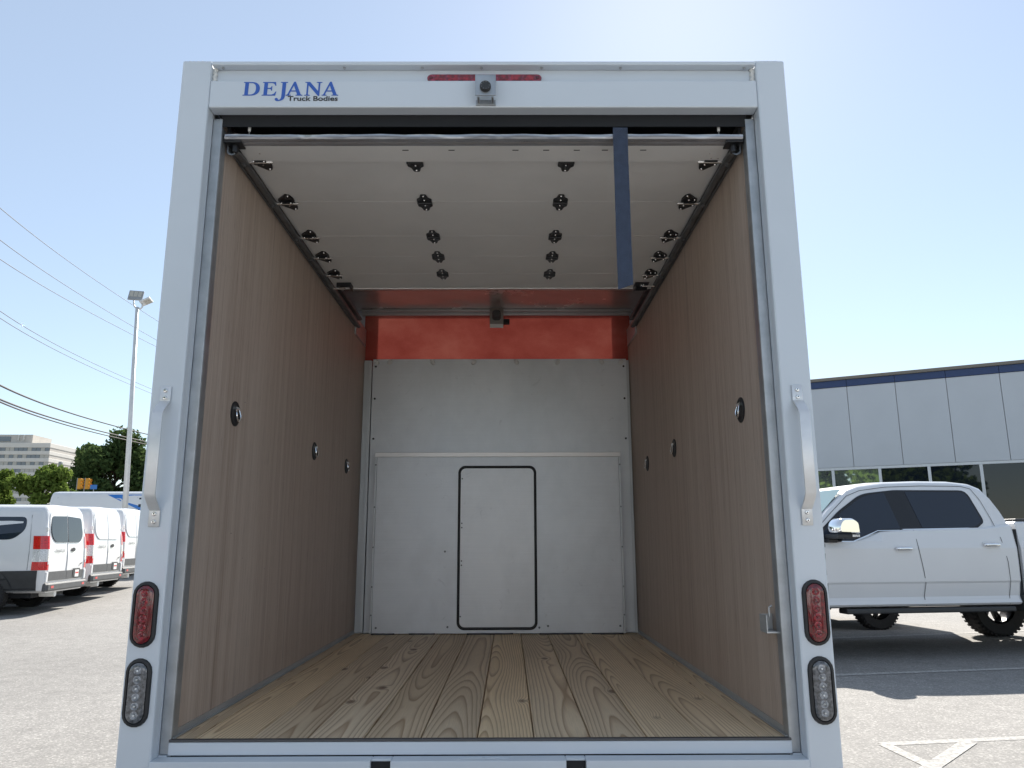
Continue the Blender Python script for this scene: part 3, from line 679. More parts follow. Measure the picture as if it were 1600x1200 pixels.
mb = MB(); secs = []
for y, zr, W2 in ((3.14, 2.15, .98), (3.5, 2.22, 1.0), (4.3, 2.18, 1.0), (4.6, 1.98, .99), (5.2, 1.30, .98), (5.75, 1.15, .93), (5.9, .95, .86)):
    P = [(W2*.9, .5), (W2, .6), (W2, 1.0), (W2*.97, min(1.3, zr-.08)), (W2*.86, zr-.06), (W2*.7, zr)]
    secs.append([(x, y, z) for x, z in P]+[(-x, y, z) for x, z in reversed(P)])
mb.loft(secs); B2 = mb.build('cab', 'car_white', T, .03, smooth='auto')
mb = MB(); mb.add([(-.80, 4.655, 1.93), (.80, 4.655, 1.93), (.90, 5.18, 1.345), (-.90, 5.18, 1.345)], [(0, 1, 2, 3)]); mb.build('windscreen', 'tint_glass', B2)

# ------------------------------------------------------------------ vans
VW = 1.03
def van_prof(zr, W, zb=.40):
    P = [(.86, zb), (.965, zb+.05), (1.0, .62), (1.0, 1.02), (.985, 1.22), (.962, 1.42), (.925, zr-.36), (.885, zr-.17), (.84, zr-.085), (.75, zr-.035), (.55, zr-.008), (.28, zr)]
    out = []; last = 0
    for x, z in P:
        z = max(min(z, zr-.002*(12-len(out))), last+.001); last = z; out.append((x*W, z))
    return out
def rear_y(z): return .13*sstep(1.0, 2.25, z)
def van_sections(H):
    return [(0.0, H-.05, .955), (.035, H-.012, .985), (.10, H, 1.0), (1.2, H, 1.0), (2.4, H, 1.0), (3.6, H, 1.0), (3.95, H-.02, 1.0), (4.2, H-.09, .995), (4.95, 1.36, .985), (5.25, 1.24, .97), (5.45, 1.10, .93), (5.55, .92, .86)]
def side_x(secs, y, z):
    for a, b in zip(secs, secs[1:]):
        if a[0] <= y <= b[0]:
            t = (y-a[0])/(b[0]-a[0]); r_ = []
            for q in (a, b):
                P = van_prof(q[1], q[2]*VW); x = P[0][0]
                for (x0, z0), (x1, z1) in zip(P, P[1:]):
                    if z0 <= z <= z1: x = x0+(x1-x0)*(z-z0)/(z1-z0)
                if z > P[-1][1]: x = P[-1][0]
                r_.append(x)
            return r_[0]+(r_[1]-r_[0])*t
    return VW
def make_van(root, H=2.12, rear_glass=False, side_glass=False, stripe=False, detail=True, gm='tint_glass'):
    secs = van_sections(H); mb = MB(); L = []
    for y, zr, W in secs:
        P = van_prof(zr, W*VW); fade = max(0, 1-y/.9)
        half = [(x, y+rear_y(z)*fade, z) for x, z in P]; L.append([(-x, yy, z) for x, yy, z in half]+[(x, yy, z) for x, yy, z in reversed(half)])
    n = len(L[0]); vs_ = [q for c in L for q in c]; fs = []
    for i in range(len(L)-1):
        for j in range(n): k = (j+1) % n; fs.append((i*n+j, i*n+k, (i+1)*n+k, (i+1)*n+j))
    for i in (0, len(L)-1):
        for j in range(n//2-1): fs.append((i*n+j, i*n+j+1, i*n+n-2-j, i*n+n-1-j))
    mb.add(vs_, fs); body = mb.build('body', 'car_white', root, smooth='auto')
    def rp(x, z, off): return (x, rear_y(z)-off+.0, z)
    def rpatch(name, P, off, m, parent, th=None, bev=0):
        mb = MB(); 
        mb.loft([[rp(x, z, off-.02) for x, z in P], [rp(x, z, off) for x, z in P]]); return mb.build(name, m, parent, bev)
    def spatch(name, P, off, m, parent, sgn):
        mb = MB(); f = lambda y, z, o: (sgn*(side_x(secs, y, z)+o), y+rear_y(z)*max(0, 1-y/.9), z)
        mb.loft([[f(y, z, off-.03) for y, z in P], [f(y, z, off) for y, z in P]]); return mb.build(name, m, parent)
    def dense(P, k=5): return [tuple(Vector(a)*(1-t/k)+Vector(b)*t/k) for a, b in zip(P, P[1:]+P[:1]) for t in range(k)]
    zt = H-.17; zc = .80
    for s in (-1, 1):   # rear doors
        P = roundpoly([(s*.006, .62), (s*.86, .62), (s*.885, 1.15), (s*.80, zt), (s*.006, zt+.03)], [.002, .03, .3, .12, .002], 4)
        d = rpatch('rear_door', dense(P, 3), .014, 'car_white', root, bev=.008)
        P = dense(roundpoly([(s*.006, .625), (s*.855, .625), (s*.868, zc), (s*.006, zc)], [.002, .03, .01, .002], 3), 2); rpatch('door_cladding', P, .018, 'grey_plastic', d)
        P = dense(roundpoly([(s*.02, 1.37), (s*.62, 1.37), (s*.78, 1.52), (s*.735, zt-.07), (s*.02, zt-.05)], [.02, .12, .16, .09, .02], 4), 2)
        rpatch('rear_window' if rear_glass else 'pressed_panel', P, .017 if rear_glass else .020, 'van_rear_glass' if rear_glass else 'car_white', d, bev=0 if rear_glass else .006)
        mb = MB()
        for z in (1.62, .98): 
            y = rear_y(z); mb.box(*sorted((s*.90, s*.955)), y-.022, y+.03, z-.04, z+.04)
        mb.build('door_hinge', 'car_white', d, .008)
        # tail lamp wraps the corner
        lp = MB(); prof = [(-.885, -.014), (-.955, -.018), (-1.000, .005), (-1.026, .05), (-1.036, .13), (-1.036, .235), (-.98, .24), (-.86, .06)]; zs = [.835, .87, 1.05, 1.22, 1.42, 1.49]
        def ring(z, sh=1): 
            q = 1-.075*max(0, z-1.05)
            return [(s*-x*q, y*(1-.15*max(0, z-1.3))+rear_y(z), z) for x, y in prof]
        for (z0, z1, mi) in ((.835, .995, 0), (.995, 1.235, 1), (1.235, 1.49, 0)):
            lp.m = mi; lp.loft([ring(z0+(z1-z0)*k/3) for k in range(4)])
        lp.build('tail_light', ['van_red', 'van_clear'], root, smooth='auto')
        P = [(s*.885, .60), (s*.955, .60), (s*.955, .80), (s*.885, .80)]
        mb = MB(); mb.box(*sorted((s*.88, s*.975)), -.03, .06, .60, .80); mb.build('corner_step', 'car_white' if detail else 'grey_plastic', root, .012)
        # lower cladding along the side
        P = dense([(.12, .44), (4.1, .44), (4.1, .80), (.12, .83)], 6); spatch('side_cladding', P, .016, 'black_plastic', root, s)
        for yc in (1.02, 4.52):
            P = [(yc+.47*math.cos(R(a)), .40+.46*math.sin(R(a))) for a in range(0, 181, 10)]; spatch('wheel_arch', [(a, max(b, .405)) for a, b in P], .020, 'black_plastic', root, s)
            wheel(.355, .22, .21, root, (s*(VW-.10), yc, .355), s, 'rim_dark' if yc < 2 else 'rim_silver')
        wz0, wz1 = 1.42, H-.26
        if side_glass:
            for y0, y1 in ((.42, 1.72), (1.80, 3.05)):
                P = dense(roundpoly([(y0+(.22 if y0 < 1 else 0), wz0), (y1, wz0), (y1, wz1), (y0-.02, wz1), (y0-.02, wz0+.2)], [.12, .06, .06, .10, .14], 4), 2); spatch('side_window', P, .006, gm, root, s)
        else:
            P = dense(roundpoly([(.5, 1.35), (2.6, 1.35), (2.6, wz1), (.5, wz1)], .10, 4), 3); spatch('side_panel', P, .008, 'car_white', root, s)
        P = dense([(3.16, 1.34), (4.35, 1.30), (4.78, 1.40), (4.28, H-.32), (4.02, wz1+.02), (3.16, wz1+.02)], 4); spatch('front_window', P, .006, 'tint_glass', root, s)
        for y in (.30, 3.10):
            P = [(y, .84), (y+.012, .84), (y+.012, H-.22), (y, H-.22)]; spatch('panel_seam', dense(P, 6), .0035, 'pole_grey', root, s)
        mb = MB(); mb.loft([[(s*(VW+dx), y, z) for y, z in rrect(4.45+.05*abs(dx-.12), 4.62, 1.38, 1.62, .04, 3)] for dx in (-.06, .06, .22)]); mb.build('door_mirror', 'black_plastic', root)
    if stripe:
        for s in (-1, 1):
            P = dense([(2.05, H-.13), (3.5, H-.13), (3.5, H-.75), (3.1, H-.60)], 8); spatch('blue_stripe', P, .010, 'stripe_blue', root, s)
    bp = MB(); pr = [(-.90, .06), (-.985, .02), (-.99, -.04), (-.93, -.075), (.93, -.075), (.99, -.04), (.985, .02), (.90, .06)]
    bp.loft([[(x*.985, y+.01, .43) for x, y in pr], [(x, y, .46) for x, y in pr], [(x, y, .555) for x, y in pr], [(x*.985, y+.02, .585) for x, y in pr]]); b = bp.build('rear_bumper', 'grey_plastic', root, .01)
    for s in (-1, 1): mb = MB(); mb.box(*sorted((s*.70, s*.82)), -.079, -.0745, .485, .53); mb.build('bumper_reflector', 'van_red', b)
    mb = MB(); mb.box(.30, .66, -.024, -.0185, .66, .83); pl = mb.build('plate_recess', 'black_plastic', root); mb = MB(); mb.box(.40, .60, -.030, -.0245, .655, .80); pl2 = mb.build('temporary_plate', 'plate_white', root, .004)
    mb = MB(); mb.box(.42, .58, -.032, -.0302, .725, .755); mb.build('plate_print', 'plate_red', pl2)
    y3 = rear_y(H-.10); mb = MB(); mb.box(-.16, .16, y3-.012+.02, y3+.07, H-.115, H-.062); mb.build('high_brake_light', 'van_red', root, .01)
    # lettering and badge
    if detail:
        for t, x, z, sz in (('TRANSIT 250', -.62, 1.175, .075),):
            me = text_mesh(t, sz, .0015); me.materials.append(M['pole_grey']); o = bpy.data.objects.new('rear_lettering', me); col.objects.link(o); o.parent = root; o.rotation_euler = (R(90), 0, 0); o.location = (x, rear_y(1.2)-.0165, z); wx = max(v.co.x for v in me.vertices); o.scale = (.46/wx, 1, 1)
        mb = MB(); mb.lathe([(.10, 0), (.095, .006), (.05, .007)], lambda a, b, h: (.26+a, rear_y(1.22)-.015-h, 1.22+b*.42), 20); mb.build('oval_badge', 'black_plastic', root, smooth='auto')
        mb = MB(); mb.prism([(.66, .90), (.76, .93), (.76, .955), (.66, .925)], lambda u, v, w_: (u, w_, v), -.0195, -.016); mb.build('small_badge', 'black_plastic', root)
    # windscreen, bonnet trim, front bumper, floor pan
    mb = MB(); y0, z0, y1, z1 = 4.24, H-.135, 4.90, 1.405
    mb.add([(-.80, y0, z0+.018), (.80, y0, z0+.018), (.90, y1, z1+.018), (-.90, y1, z1+.018)], [(0, 1, 2, 3)]); mb.build('windscreen', 'windscreen', root)
    mb = MB(); mb.box(-.86, .86, 5.50, 5.60, .40, .70); mb.build('front_bumper', 'grey_plastic', root, .03); mb = MB(); mb.box(-.62, .62, 5.50, 5.58, .72, .88); mb.build('grille', 'black_plastic', root, .02)
    for s in (-1, 1): mb = MB(); mb.loft([[(s*x, 5.38+.12*k, z) for x, z in rrect(.66, .88, .84, 1.04, .05, 3)] for k in (0, 1)]); mb.build('headlamp', 'van_clear', root)
    mb = MB(); mb.box(-.75, .75, .3, 5.2, .30, .42); mb.box(-.8, .8, .97, 1.07, .31, .41); mb.box(-.8, .8, 4.47, 4.57, .31, .41); mb.build('underbody', 'dark_interior', root)
    mb = MB(); mb.tube([(-.35, .30, .36), (-.35, .02, .36)], .06, 12); mb.build('silencer_tail', 'lamp_white', root, smooth='auto')
    return root
def place_van(label, near, deg, group=None, **k):
    th = R(90+deg); ax = Vector((math.cos(th), math.sin(th))); o_ = Vector(near)+ax*VW
    v = tag(empty('parked_van', (o_.x, o_.y, gz(o_.x, o_.y)), th), label, 'van', group); make_van(v, **k); return v
G1 = 'white vans parked in a row'
place_van('white passenger van with dark tinted rear windows, nearest of the van row', (-8.93, 12.62), 8.5, G1, rear_glass=True, side_glass=True)
place_van('white windowless cargo van second in the row, behind the tinted passenger van', (-9.35, 15.02), 8.0, G1)
place_van('white cargo van third in the row, cut off by the truck\'s left post', (-9.93, 17.62), 8.0, G1)
hv = tag(empty('high_roof_van', (-15.65, 24.5, gz(-15.65, 24.5)), R(-90)), 'tall high roof white van with blue stripe behind the van row', 'van'); make_van(hv, H=2.78, stripe=True, detail=False)
v5 = tag(empty('parked_van', (6.75, 10.98, 0), R(99)), 'white van parked beyond the pickup truck, only its roof and window showing', 'van'); make_van(v5, H=2.13, side_glass=True, detail=False, gm='windscreen'); v5.scale = (1, 1, 1.04)

for i, (x, y) in enumerate(((-4.6, -9.4), (1.4, -9.9), (7.4, -9.5))):  # vans out of view, added so their sunlit sides brighten the cargo box
    c = copy_tree(hv); c.location = (x, y, 0); c.rotation_euler = (0, 0, R(90)); tag(c, 'tall white van behind the viewer, %s of three added to bounce light into the truck, mirrored in the pickup chrome' % ('left', 'middle', 'right')[i], 'van', 'unseen vans added behind the viewer')

# ------------------------------------------------------------------ pickup
PK = tag(empty('pickup_truck', (7.36, 8.20, 0), R(99)), 'lifted white crew cab pickup with chrome mirror and dark windows', 'pickup')
PW = 1.0
def pk_prof(zt): return [(.90, .585), (.955, .598), (.978, .622), (.960, .66), (.950, .70), (.978, .855), (.992, .88), (1.0, 1.08), (1.0, 1.27), (.982, 1.36), (.955, zt-.02), (.93, zt)]
def pk_loft(name, secs, bev=0):
    mb = MB(); L = []
    for y, zt, W, dzb in secs:
        P = [(x*W*PW, max(z, .585)+dzb*(z < .64)) for x, z in pk_prof(max(zt, 1.02))]
        P = [(x, min(z, zt-.0005*(12-i))) for i, (x, z) in enumerate(P)]
        L.append([(-x, y, z) for x, z in P]+[(x, y, z) for x, z in reversed(P)])
    n = len(L[0]); fs = []
    for i in range(len(L)-1):
        for j in range(n): k = (j+1) % n; fs.append((i*n+j, i*n+k, (i+1)*n+k, (i+1)*n+j))
    for i in (0, len(L)-1):
        for j in range(n//2-1): fs.append((i*n+j, i*n+j+1, i*n+n-2-j, i*n+n-1-j))
    mb.add([q for c in L for q in c], fs); return mb.build(name, 'car_white', PK, bev, smooth='crease')
body = pk_loft('cab_body', [(1.135, 1.55, .985, 0), (1.16, 1.56, 1, 0), (1.5, 1.52, 1, 0), (2.5, 1.50, 1, 0), (2.95, 1.475, 1, 0), (3.25, 1.37, 1, 0), (3.7, 1.34, 1, 0), (3.95, 1.37, 1, 0), (4.6, 1.34, 1, 0), (5.0, 1.30, .99, 0), (5.22, 1.22, .95, .05), (5.32, 1.05, .90, .08)])
bed = pk_loft('cargo_bed', [(-1.15, 1.56, .97, .05), (-1.11, 1.585, 1, .02), (0, 1.595, 1, 0), (1.06, 1.595, 1, 0), (1.085, 1.58, .99, 0)])
MB().box(-.93, .93, -1.10, 1.05, 1.597, 1.63).build('bed_cover', 'black_plastic', bed, .012)
# greenhouse
def gh(y, z):   # half width of the greenhouse
    return .962-.22*(z-1.36)/.70
top = [(1.15, 1.62), (1.20, 1.78), (1.27, 1.93), (1.35, 2.03), (1.48, 2.085), (1.75, 2.11), (2.2, 2.11), (2.7, 2.09), (3.05, 2.045), (3.22, 1.99), (3.55, 1.74), (3.92, 1.40)]
mb = MB(); L = []
for y, zt in top:
    P = []
    for k in range(7):
        z = 1.36+(zt-.05-1.36)*k/6; P.append((gh(y, z), z))
    x = P[-1][0]; P += [(x-.035, zt-.018), (x-.10, zt-.002), (x*.5, zt+.012)]
    yb = max(y, 1.14); L.append([(-a, y, z) for a, z in P]+[(a, y, z) for a, z in reversed(P)])
n = len(L[0]); fs = []
for i in range(len(L)-1):
    for j in range(n): k = (j+1) % n; fs.append((i*n+j, i*n+k, (i+1)*n+k, (i+1)*n+j))
for i in (0, len(L)-1):
    for j in range(n//2-1): fs.append((i*n+j, i*n+j+1, i*n+n-2-j, i*n+n-1-j))
mb.add([q for c in L for q in c], fs); cabin = mb.build('cabin_roof', 'car_white', PK, smooth='auto')
def dense(P, k=5): return [tuple(Vector(a)*(1-t/k)+Vector(b)*t/k) for a, b in zip(P, P[1:]+P[:1]) for t in range(k)]
def bodyx(z):
    P = pk_prof(1.5)
    for (x0, z0), (x1, z1) in zip(P, P[1:]):
        if z0 <= z <= z1: return x0+(x1-x0)*(z-z0)/(z1-z0)
    return P[-1][0] if z > 1.4 else P[0][0]
def gpatch(name, P, off, m, parent, s, fn=None, th=.02):
    fn = fn or (lambda y, z: gh(y, z)); mb = MB()
    mb.loft([[(s*(fn(y, z)+off-th), y, z) for y, z in P], [(s*(fn(y, z)+off), y, z) for y, z in P]]); return mb.build(name, m, parent)
surf = lambda y, z: bodyx(z) if z < 1.49 else gh(y, z)+.0
for s in (-1, 1):
    # glass surround, panes, B pillar
    fr = dense(roundpoly([(3.74, 1.345), (3.33, 1.345), (2.98, 1.472), (1.62, 1.50), (1.47, 1.59), (1.575, 1.99), (2.6, 1.985), (3.06, 1.935), (3.42, 1.72), (3.76, 1.46)], [.02, .14, .14, .06, .05, .10, .05, .12, .05, .03], 4), 2)
    so = gpatch('window_surround', fr, .010, 'gloss_black', PK, s, lambda y, z: gh(y, z))
    fp = dense(roundpoly([(3.44, 1.375), (3.32, 1.375), (2.97, 1.50), (2.66, 1.505), (2.74, 1.955), (3.04, 1.905), (3.40, 1.70), (3.44, 1.66)], [.02, .12, .12, .02, .03, .10, .03, .02], 4), 2)
    gpatch('front_pane', fp, .014, 'tint_glass', so, s, lambda y, z: gh(y, z))
    q = dense(roundpoly([(3.70, 1.375), (3.47, 1.375), (3.47, 1.64), (3.70, 1.47)], .01, 2), 2); gpatch('quarter_pane', q, .014, 'tint_glass', so, s, lambda y, z: gh(y, z))
    rpn = dense(roundpoly([(2.36, 1.515), (1.64, 1.525), (1.505, 1.60), (1.60, 1.965), (2.45, 1.965)], [.02, .06, .05, .09, .02], 4), 2); gpatch('rear_pane', rpn, .014, 'tint_glass', so, s)
    gpatch('belt_moulding', dense([(2.64, 1.492), (1.72, 1.508), (1.72, 1.518), (2.64, 1.502)], 5), .020, 'chrome', so, s, lambda y, z: gh(y, z))
    gpatch('belt_moulding', dense([(3.60, 1.350), (3.33, 1.350), (3.14, 1.415), (2.98, 1.477), (2.68, 1.483), (2.68, 1.491), (2.98, 1.486), (3.15, 1.425), (3.34, 1.360), (3.60, 1.360)], 3), .020, 'chrome', so, s, lambda y, z: gh(y, z))
    # seams
    def seam(P, wd=.007):
        mb = MB()
        for a, b in zip(P, P[1:]):
            a, b = Vector(a), Vector(b); d = (b-a).normalized(); nn = Vector((-d.y, d.x))*wd/2
            qd = [a+nn, b+nn, b-nn, a-nn]; mb.add([(s*(max(surf(u, v), bodyx(v) if v < 1.5 else 0)+.006), u, v) for u, v in qd], [(0, 1, 2, 3)])
        mb.build('door_seam', 'seam', body)
    seam([(2.50, 1.49), (2.50, 1.28), (2.46, 1.0), (2.44, .86), (2.46, .70), (2.445, .60)]); seam([(1.36, 1.62), (1.34, 1.38), (1.30, 1.1), (1.29, .87), (1.30, .70), (1.31, .60)])
    seam([(3.72, 1.33), (3.74, 1.1), (3.72, .86), (3.73, .62)])
    seam([(1.36, 1.62), (1.42, 1.86), (1.50, 2.01), (1.62, 2.04), (1.75, 2.042)], .006); seam([(1.75, 2.042), (2.2, 2.042), (2.7, 2.022), (3.06, 1.975), (3.26, 1.905), (3.55, 1.68), (3.70, 1.555)], .006)
    # handles
    for y, z in ((2.70, 1.262), (1.50, 1.305)):
        mb = MB(); mb.prism(rrect(y-.115, y+.115, z-.04, z+.04, .02, 4), lambda u, v, w_: (s*w_, u, v), .990, 1.002); h_ = mb.build('handle_cup', 'car_white', body, .004)
        mb = MB(); mb.tube([(s*1.003, y-.10, z+.004), (s*1.025, y-.085, z+.004), (s*1.028, y, z+.006), (s*1.025, y+.085, z+.004), (s*1.003, y+.10, z+.004)], .022, 8); mb.build('chrome_handle', 'chrome', body, smooth=True)
    # mirror
    mb = MB(); P = roundpoly([(3.42, 1.44), (3.43, 1.58), (3.50, 1.625), (3.66, 1.62), (3.715, 1.55), (3.715, 1.45)], [.02, .05, .05, .07, .04, .02], 5)
    c0 = Vector((3.57, 1.52)); mb.loft([[(s*x, *(c0+(Vector(q)-c0)*k)) for q in P] for x, k in ((1.06, .9), (1.10, 1.0), (1.22, 1.0), (1.275, .93), (1.30, .78))]); mi = mb.build('mirror_cap', 'chrome', PK, smooth='auto')
    mb = MB(); mb.box(*sorted((s*.97, s*1.25)), 3.45, 3.70, 1.385, 1.4385); mb.box(*sorted((s*.95, s*1.05)), 3.58, 3.70, 1.34, 1.384); mb.build('mirror_base', 'black_plastic', mi, .012)
    mb = MB(); mb.box(*sorted((s*1.15, s*1.262)), 3.428, 3.52, 1.405, 1.432); mb.build('marker_lamp', 'van_clear', mi, .004)
    # running board, wheels, arches
    mb = MB(); mb.box(*sorted((s*.80, s*.985)), 1.25, 3.5, .515, .575); mb.build('running_board', 'black_plastic', PK, .015)
    for y in (0, 4.32):
        P = [(y+.56*math.cos(R(a)), .50+.52*math.sin(R(a))) for a in range(0, 181, 10)]
        gpatch('wheel_arch', [(a, max(b, .59)) for a, b in P], .004, 'black_plastic', PK, s, lambda u, v: bodyx(v), .03)
        wheel(.445, .31, .27, PK, (s*.86, y, .445), s, 'rim_dark', 6)
    mb = MB(); mb.prism([(y, z) for y, z in [(1.0, .52), (1.13, .52), (1.14, .70), (1.06, .72)]], lambda u, v, w_: (s*w_, u, v), .80, .985); mb.build('mud_flap', 'black_plastic', PK)
    mb = MB(); mb.loft([[(s*x, 5.16+.13*k, z) for x, z in rrect(.62, .90, .98, 1.22, .04, 3)] for k in (0, 1)]); mb.build('headlamp', 'van_clear', PK)
    mb = MB(); mb.box(*sorted((s*.80, s*.985)), -1.165, -1.08, .95, 1.42); mb.build('tail_light', 'van_red', PK, .01)
mb = MB(); mb.box(-.95, .95, 1.087, 1.133, .66, 1.5); mb.build('bed_gap', 'dark_interior', PK)
mb = MB(); mb.box(-.45, -.35, -1.1, 5.1, .55, .66); mb.box(.35, .45, -1.1, 5.1, .55, .66); mb.box(-.75, .75, -.05, .05, .40, .50); mb.box(-.75, .75, 4.27, 4.37, .40, .50); mb.box(-.42, -.38, -.05, .05, .45, .56); mb.box(.38, .42, -.05, .05, .45, .56); mb.box(-.42, .42, 4.27, 4.37, .45, .56); mb.build('frame', 'dark_interior', PK)
mb = MB(); mb.box(-.95, .95, 5.26, 5.41, .62, .84); mb.build('front_bumper', 'chrome', PK, .04); mb = MB(); mb.box(-.92, .92, -1.28, -1.15, .66, .82); mb.build('rear_bumper', 'chrome', PK, .03); mb = MB(); mb.box(-.58, .58, 5.26, 5.36, .88, 1.2); mb.build('grille', 'black_plastic', PK, .02)
mb = MB(); mb.add([(-.70, 3.255, 2.00), (.70, 3.255, 2.00), (.84, 3.89, 1.455), (-.84, 3.89, 1.455)], [(0, 1, 2, 3)]); mb.build('windscreen', 'windscreen', PK)

# ------------------------------------------------------------------ showroom building on the right
FA = Vector((12.93, 28.9)); fa = math.atan2(-.4646516, .8854935)
SB = tag(empty('showroom_building', (FA.x, FA.y, 0), fa), 'grey panelled showroom with navy fascia band and dark glass front', 'building')
SX0, SX1, DP = -9.3, 19.6, 14
MB().box(SX0, SX1, .12, DP, 4.30, 7.95).build('upper_wall', 'concrete_light', SB); MB().box(SX0-.02, SX1+.02, -.10, DP, 7.955, 8.09).build('parapet_cap', 'soffit', SB, .02)
joints = [1.335+1.795*k for k in range(-6, 11)]
pan = bnd = None
for a in joints[:-1]:
    if pan is None:
        pan = MB().box(.009, 1.786, 0, .11, 4.335, 7.66).build('facade_panel', 'panel_grey', SB, .006); bnd = MB().box(.007, 1.788, -.03, .11, 7.672, 7.952).build('navy_fascia_panel', 'navy', SB, .006); pan.location = bnd.location = (a, 0, 0)
    else: inst(pan, SB, (a, 0, 0)); inst(bnd, SB, (a, 0, 0))
MB().box(SX0, SX1, .02, .14, 4.22, 4.334).build('window_head', 'mullion', SB, .01); MB().box(SX0, SX1, .0, .16, 0, .25).build('base_kerb', 'concrete', SB, .02)
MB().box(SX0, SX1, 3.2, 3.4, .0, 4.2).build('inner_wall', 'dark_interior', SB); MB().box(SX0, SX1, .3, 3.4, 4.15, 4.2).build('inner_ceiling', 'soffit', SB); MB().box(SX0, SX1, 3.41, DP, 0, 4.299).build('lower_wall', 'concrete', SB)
mul = None; ml = [.52+1.74*k for k in range(-5, 11)]
for a in ml:
    if mul is None: mul = MB().box(-.055, .055, .0, .13, .251, 4.2195).build('mullion', 'mullion', SB, .006); mul.location = (a, 0, 0)
    else: inst(mul, SB, (a, 0, 0))
for i, a in enumerate(ml[:-1]):
    MB().box(.057, 1.683, .06, .07, .255, 4.215).build('glass_pane', 'mirror_glass' if a < 2.0 else 'shop_glass', SB, loc=(a, 0, 0))
mb = MB(); mb.lathe([(.05, 0), (.05, .10), (.03, .12)], lambda a, b, h: (.30+a, -.02+b, 4.17-h), 12); mb.build('security_camera', 'black_plastic', SB, smooth='auto')

# ------------------------------------------------------------------ trees
def make_tree(name, label, loc, h, rx, rz, leafm, n, ls, seed, lobes=26, cz=.62, trunk=.28):
    rg = np.random.default_rng(seed); r0 = random.Random(seed)
    root = tag(empty(name, loc), label, 'tree', None)
    tr = MB(); tr.tube([(0, 0, -.1), (.05, .02, h*.25), (-.05, .05, h*.5), (0, 0, h*.85)], trunk, 8, trunk*.25); cen = []
    zc = h-rz
    for k in range(lobes):
        a = r0.uniform(0, 2*math.pi); u = r0.uniform(-1, 1); q = r0.uniform(.35, 1)**.6
        c = Vector((math.cos(a)*math.sqrt(1-u*u)*rx*q*.82, math.sin(a)*math.sqrt(1-u*u)*rx*q*.82, zc+u*rz*q*.86)); cen.append((c, r0.uniform(.20, .36)*rx))
        b = Vector((0, 0, max(h*.22, min(c.z-rz*.35, h*.7)))); tr.tube([b, b.lerp(c, .5)+Vector((0, 0, -.15)), c], trunk*.3, 5, trunk*.06)
    tr.build('trunk', 'bark', root, smooth=True)
    C_ = np.array([c for c, _ in cen]); Rr = np.array([q for _, q in cen]); idx = rg.integers(0, len(cen), n)
    d = rg.normal(size=(n, 3)); d /= np.linalg.norm(d, axis=1)[:, None]; d *= (rg.random(n)**.45)[:, None]; P = C_[idx]+d*Rr[idx][:, None]*np.array([1, 1, .8])
    u = rg.normal(size=(n, 3)); u /= np.linalg.norm(u, axis=1)[:, None]; v = np.cross(u, rg.normal(size=(n, 3))); v /= np.linalg.norm(v, axis=1)[:, None]
    s = ls*(.6+.8*rg.random(n))[:, None]; w_ = np.cross(u, v)*s*.18
    V = np.stack([P-u*s, P+v*s*.55+w_, P+u*s, P-v*s*.55+w_], 1).reshape(-1, 3)
    me = bpy.data.meshes.new('crown'); me.vertices.add(4*n); me.vertices.foreach_set('co', V.ravel()); me.loops.add(4*n); me.loops.foreach_set('vertex_index', np.arange(4*n)); me.polygons.add(n); me.polygons.foreach_set('loop_start', np.arange(n)*4); me.polygons.foreach_set('loop_total', np.full(n, 4)); me.update(); me.validate()
    me.materials.append(M[leafm]); o = bpy.data.objects.new('crown', me); col.objects.link(o); o.parent = root
    return root
make_tree('shade_tree', 'large dark green tree behind the light pole and high roof van', (-46.6, 88, .5), 14.4, 6.1, 6.4, 'leaf_dark', 22000, .27, 11, 46)
make_tree('shade_tree', 'dark tree half hidden behind the truck\'s left post', (-38.3, 91, .5), 13.8, 6.2, 6.2, 'leaf_dark', 16000, .28, 17, 36)
make_tree('street_tree', 'light green tree in front of the office tower', (-36.2, 57, .5), 7.5, 2.5, 3.3, 'leaf_light', 13000, .16, 5, 34)
make_tree('street_tree', 'light green tree at the photo\'s left edge', (-40.7, 57, .5), 8.0, 2.2, 3.5, 'leaf_light', 11000, .16, 6, 28)
make_tree('street_tree', 'low light green tree just left of the traffic signals', (-36.9, 62, .5), 6.3, 1.9, 2.7, 'leaf_light', 9000, .17, 8, 24)
make_tree('roadside_tree', 'tree behind the viewer reflected in the showroom glass, left one', (-26, -28, 0), 14, 7.0, 6.4, 'leaf_light', 9000, .42, 21, 34)
make_tree('roadside_tree', 'tree behind the viewer reflected in the showroom glass, right one', (-14, -30, 0), 13.5, 7.0, 6.2, 'leaf_light', 9000, .42, 22, 34)

# ------------------------------------------------------------------ office tower
OT = tag(empty('office_tower', (-213.6, 350, 0), R(2)), 'pale concrete office tower with rows of ribbon windows', 'building')
fl = 3.3; nf = 14; Ht = fl*nf+1.2
MB().box(-60, 0, .6, 30, 0, Ht-1.2).build('core', 'concrete', OT)
for k in range(nf+1): MB().box(-60.2, .2, 0, 30.2, k*fl-1.0 if k else 0, k*fl+.75 if k < nf else Ht).build('spandrel', 'concrete_light', OT, .15)
wsrc = [MB().box(.08, 1.92, .25, .59, 0, fl-1.78).build('window', m_, OT) for m_ in ('far_glass', 'far_blind')]; rg = random.Random(2); used = [0, 0]
for k in range(5, nf):
    for i in range(14):
        j = 0 if rg.random() < .42 else 1; p_ = (-2.1-2.0*i, 0, k*fl+.76)
        if not used[j]: wsrc[j].location = p_; used[j] = 1
        else: inst(wsrc[j], OT, p_)
ph = MB().box(-60, -10.5, 4, 20, Ht+.01, Ht+4.4).build('penthouse', 'concrete', OT); MB().box(-30, -20.5, 3.7, 3.99, Ht+1.2, Ht+3.4).build('louvre', 'far_glass', ph)
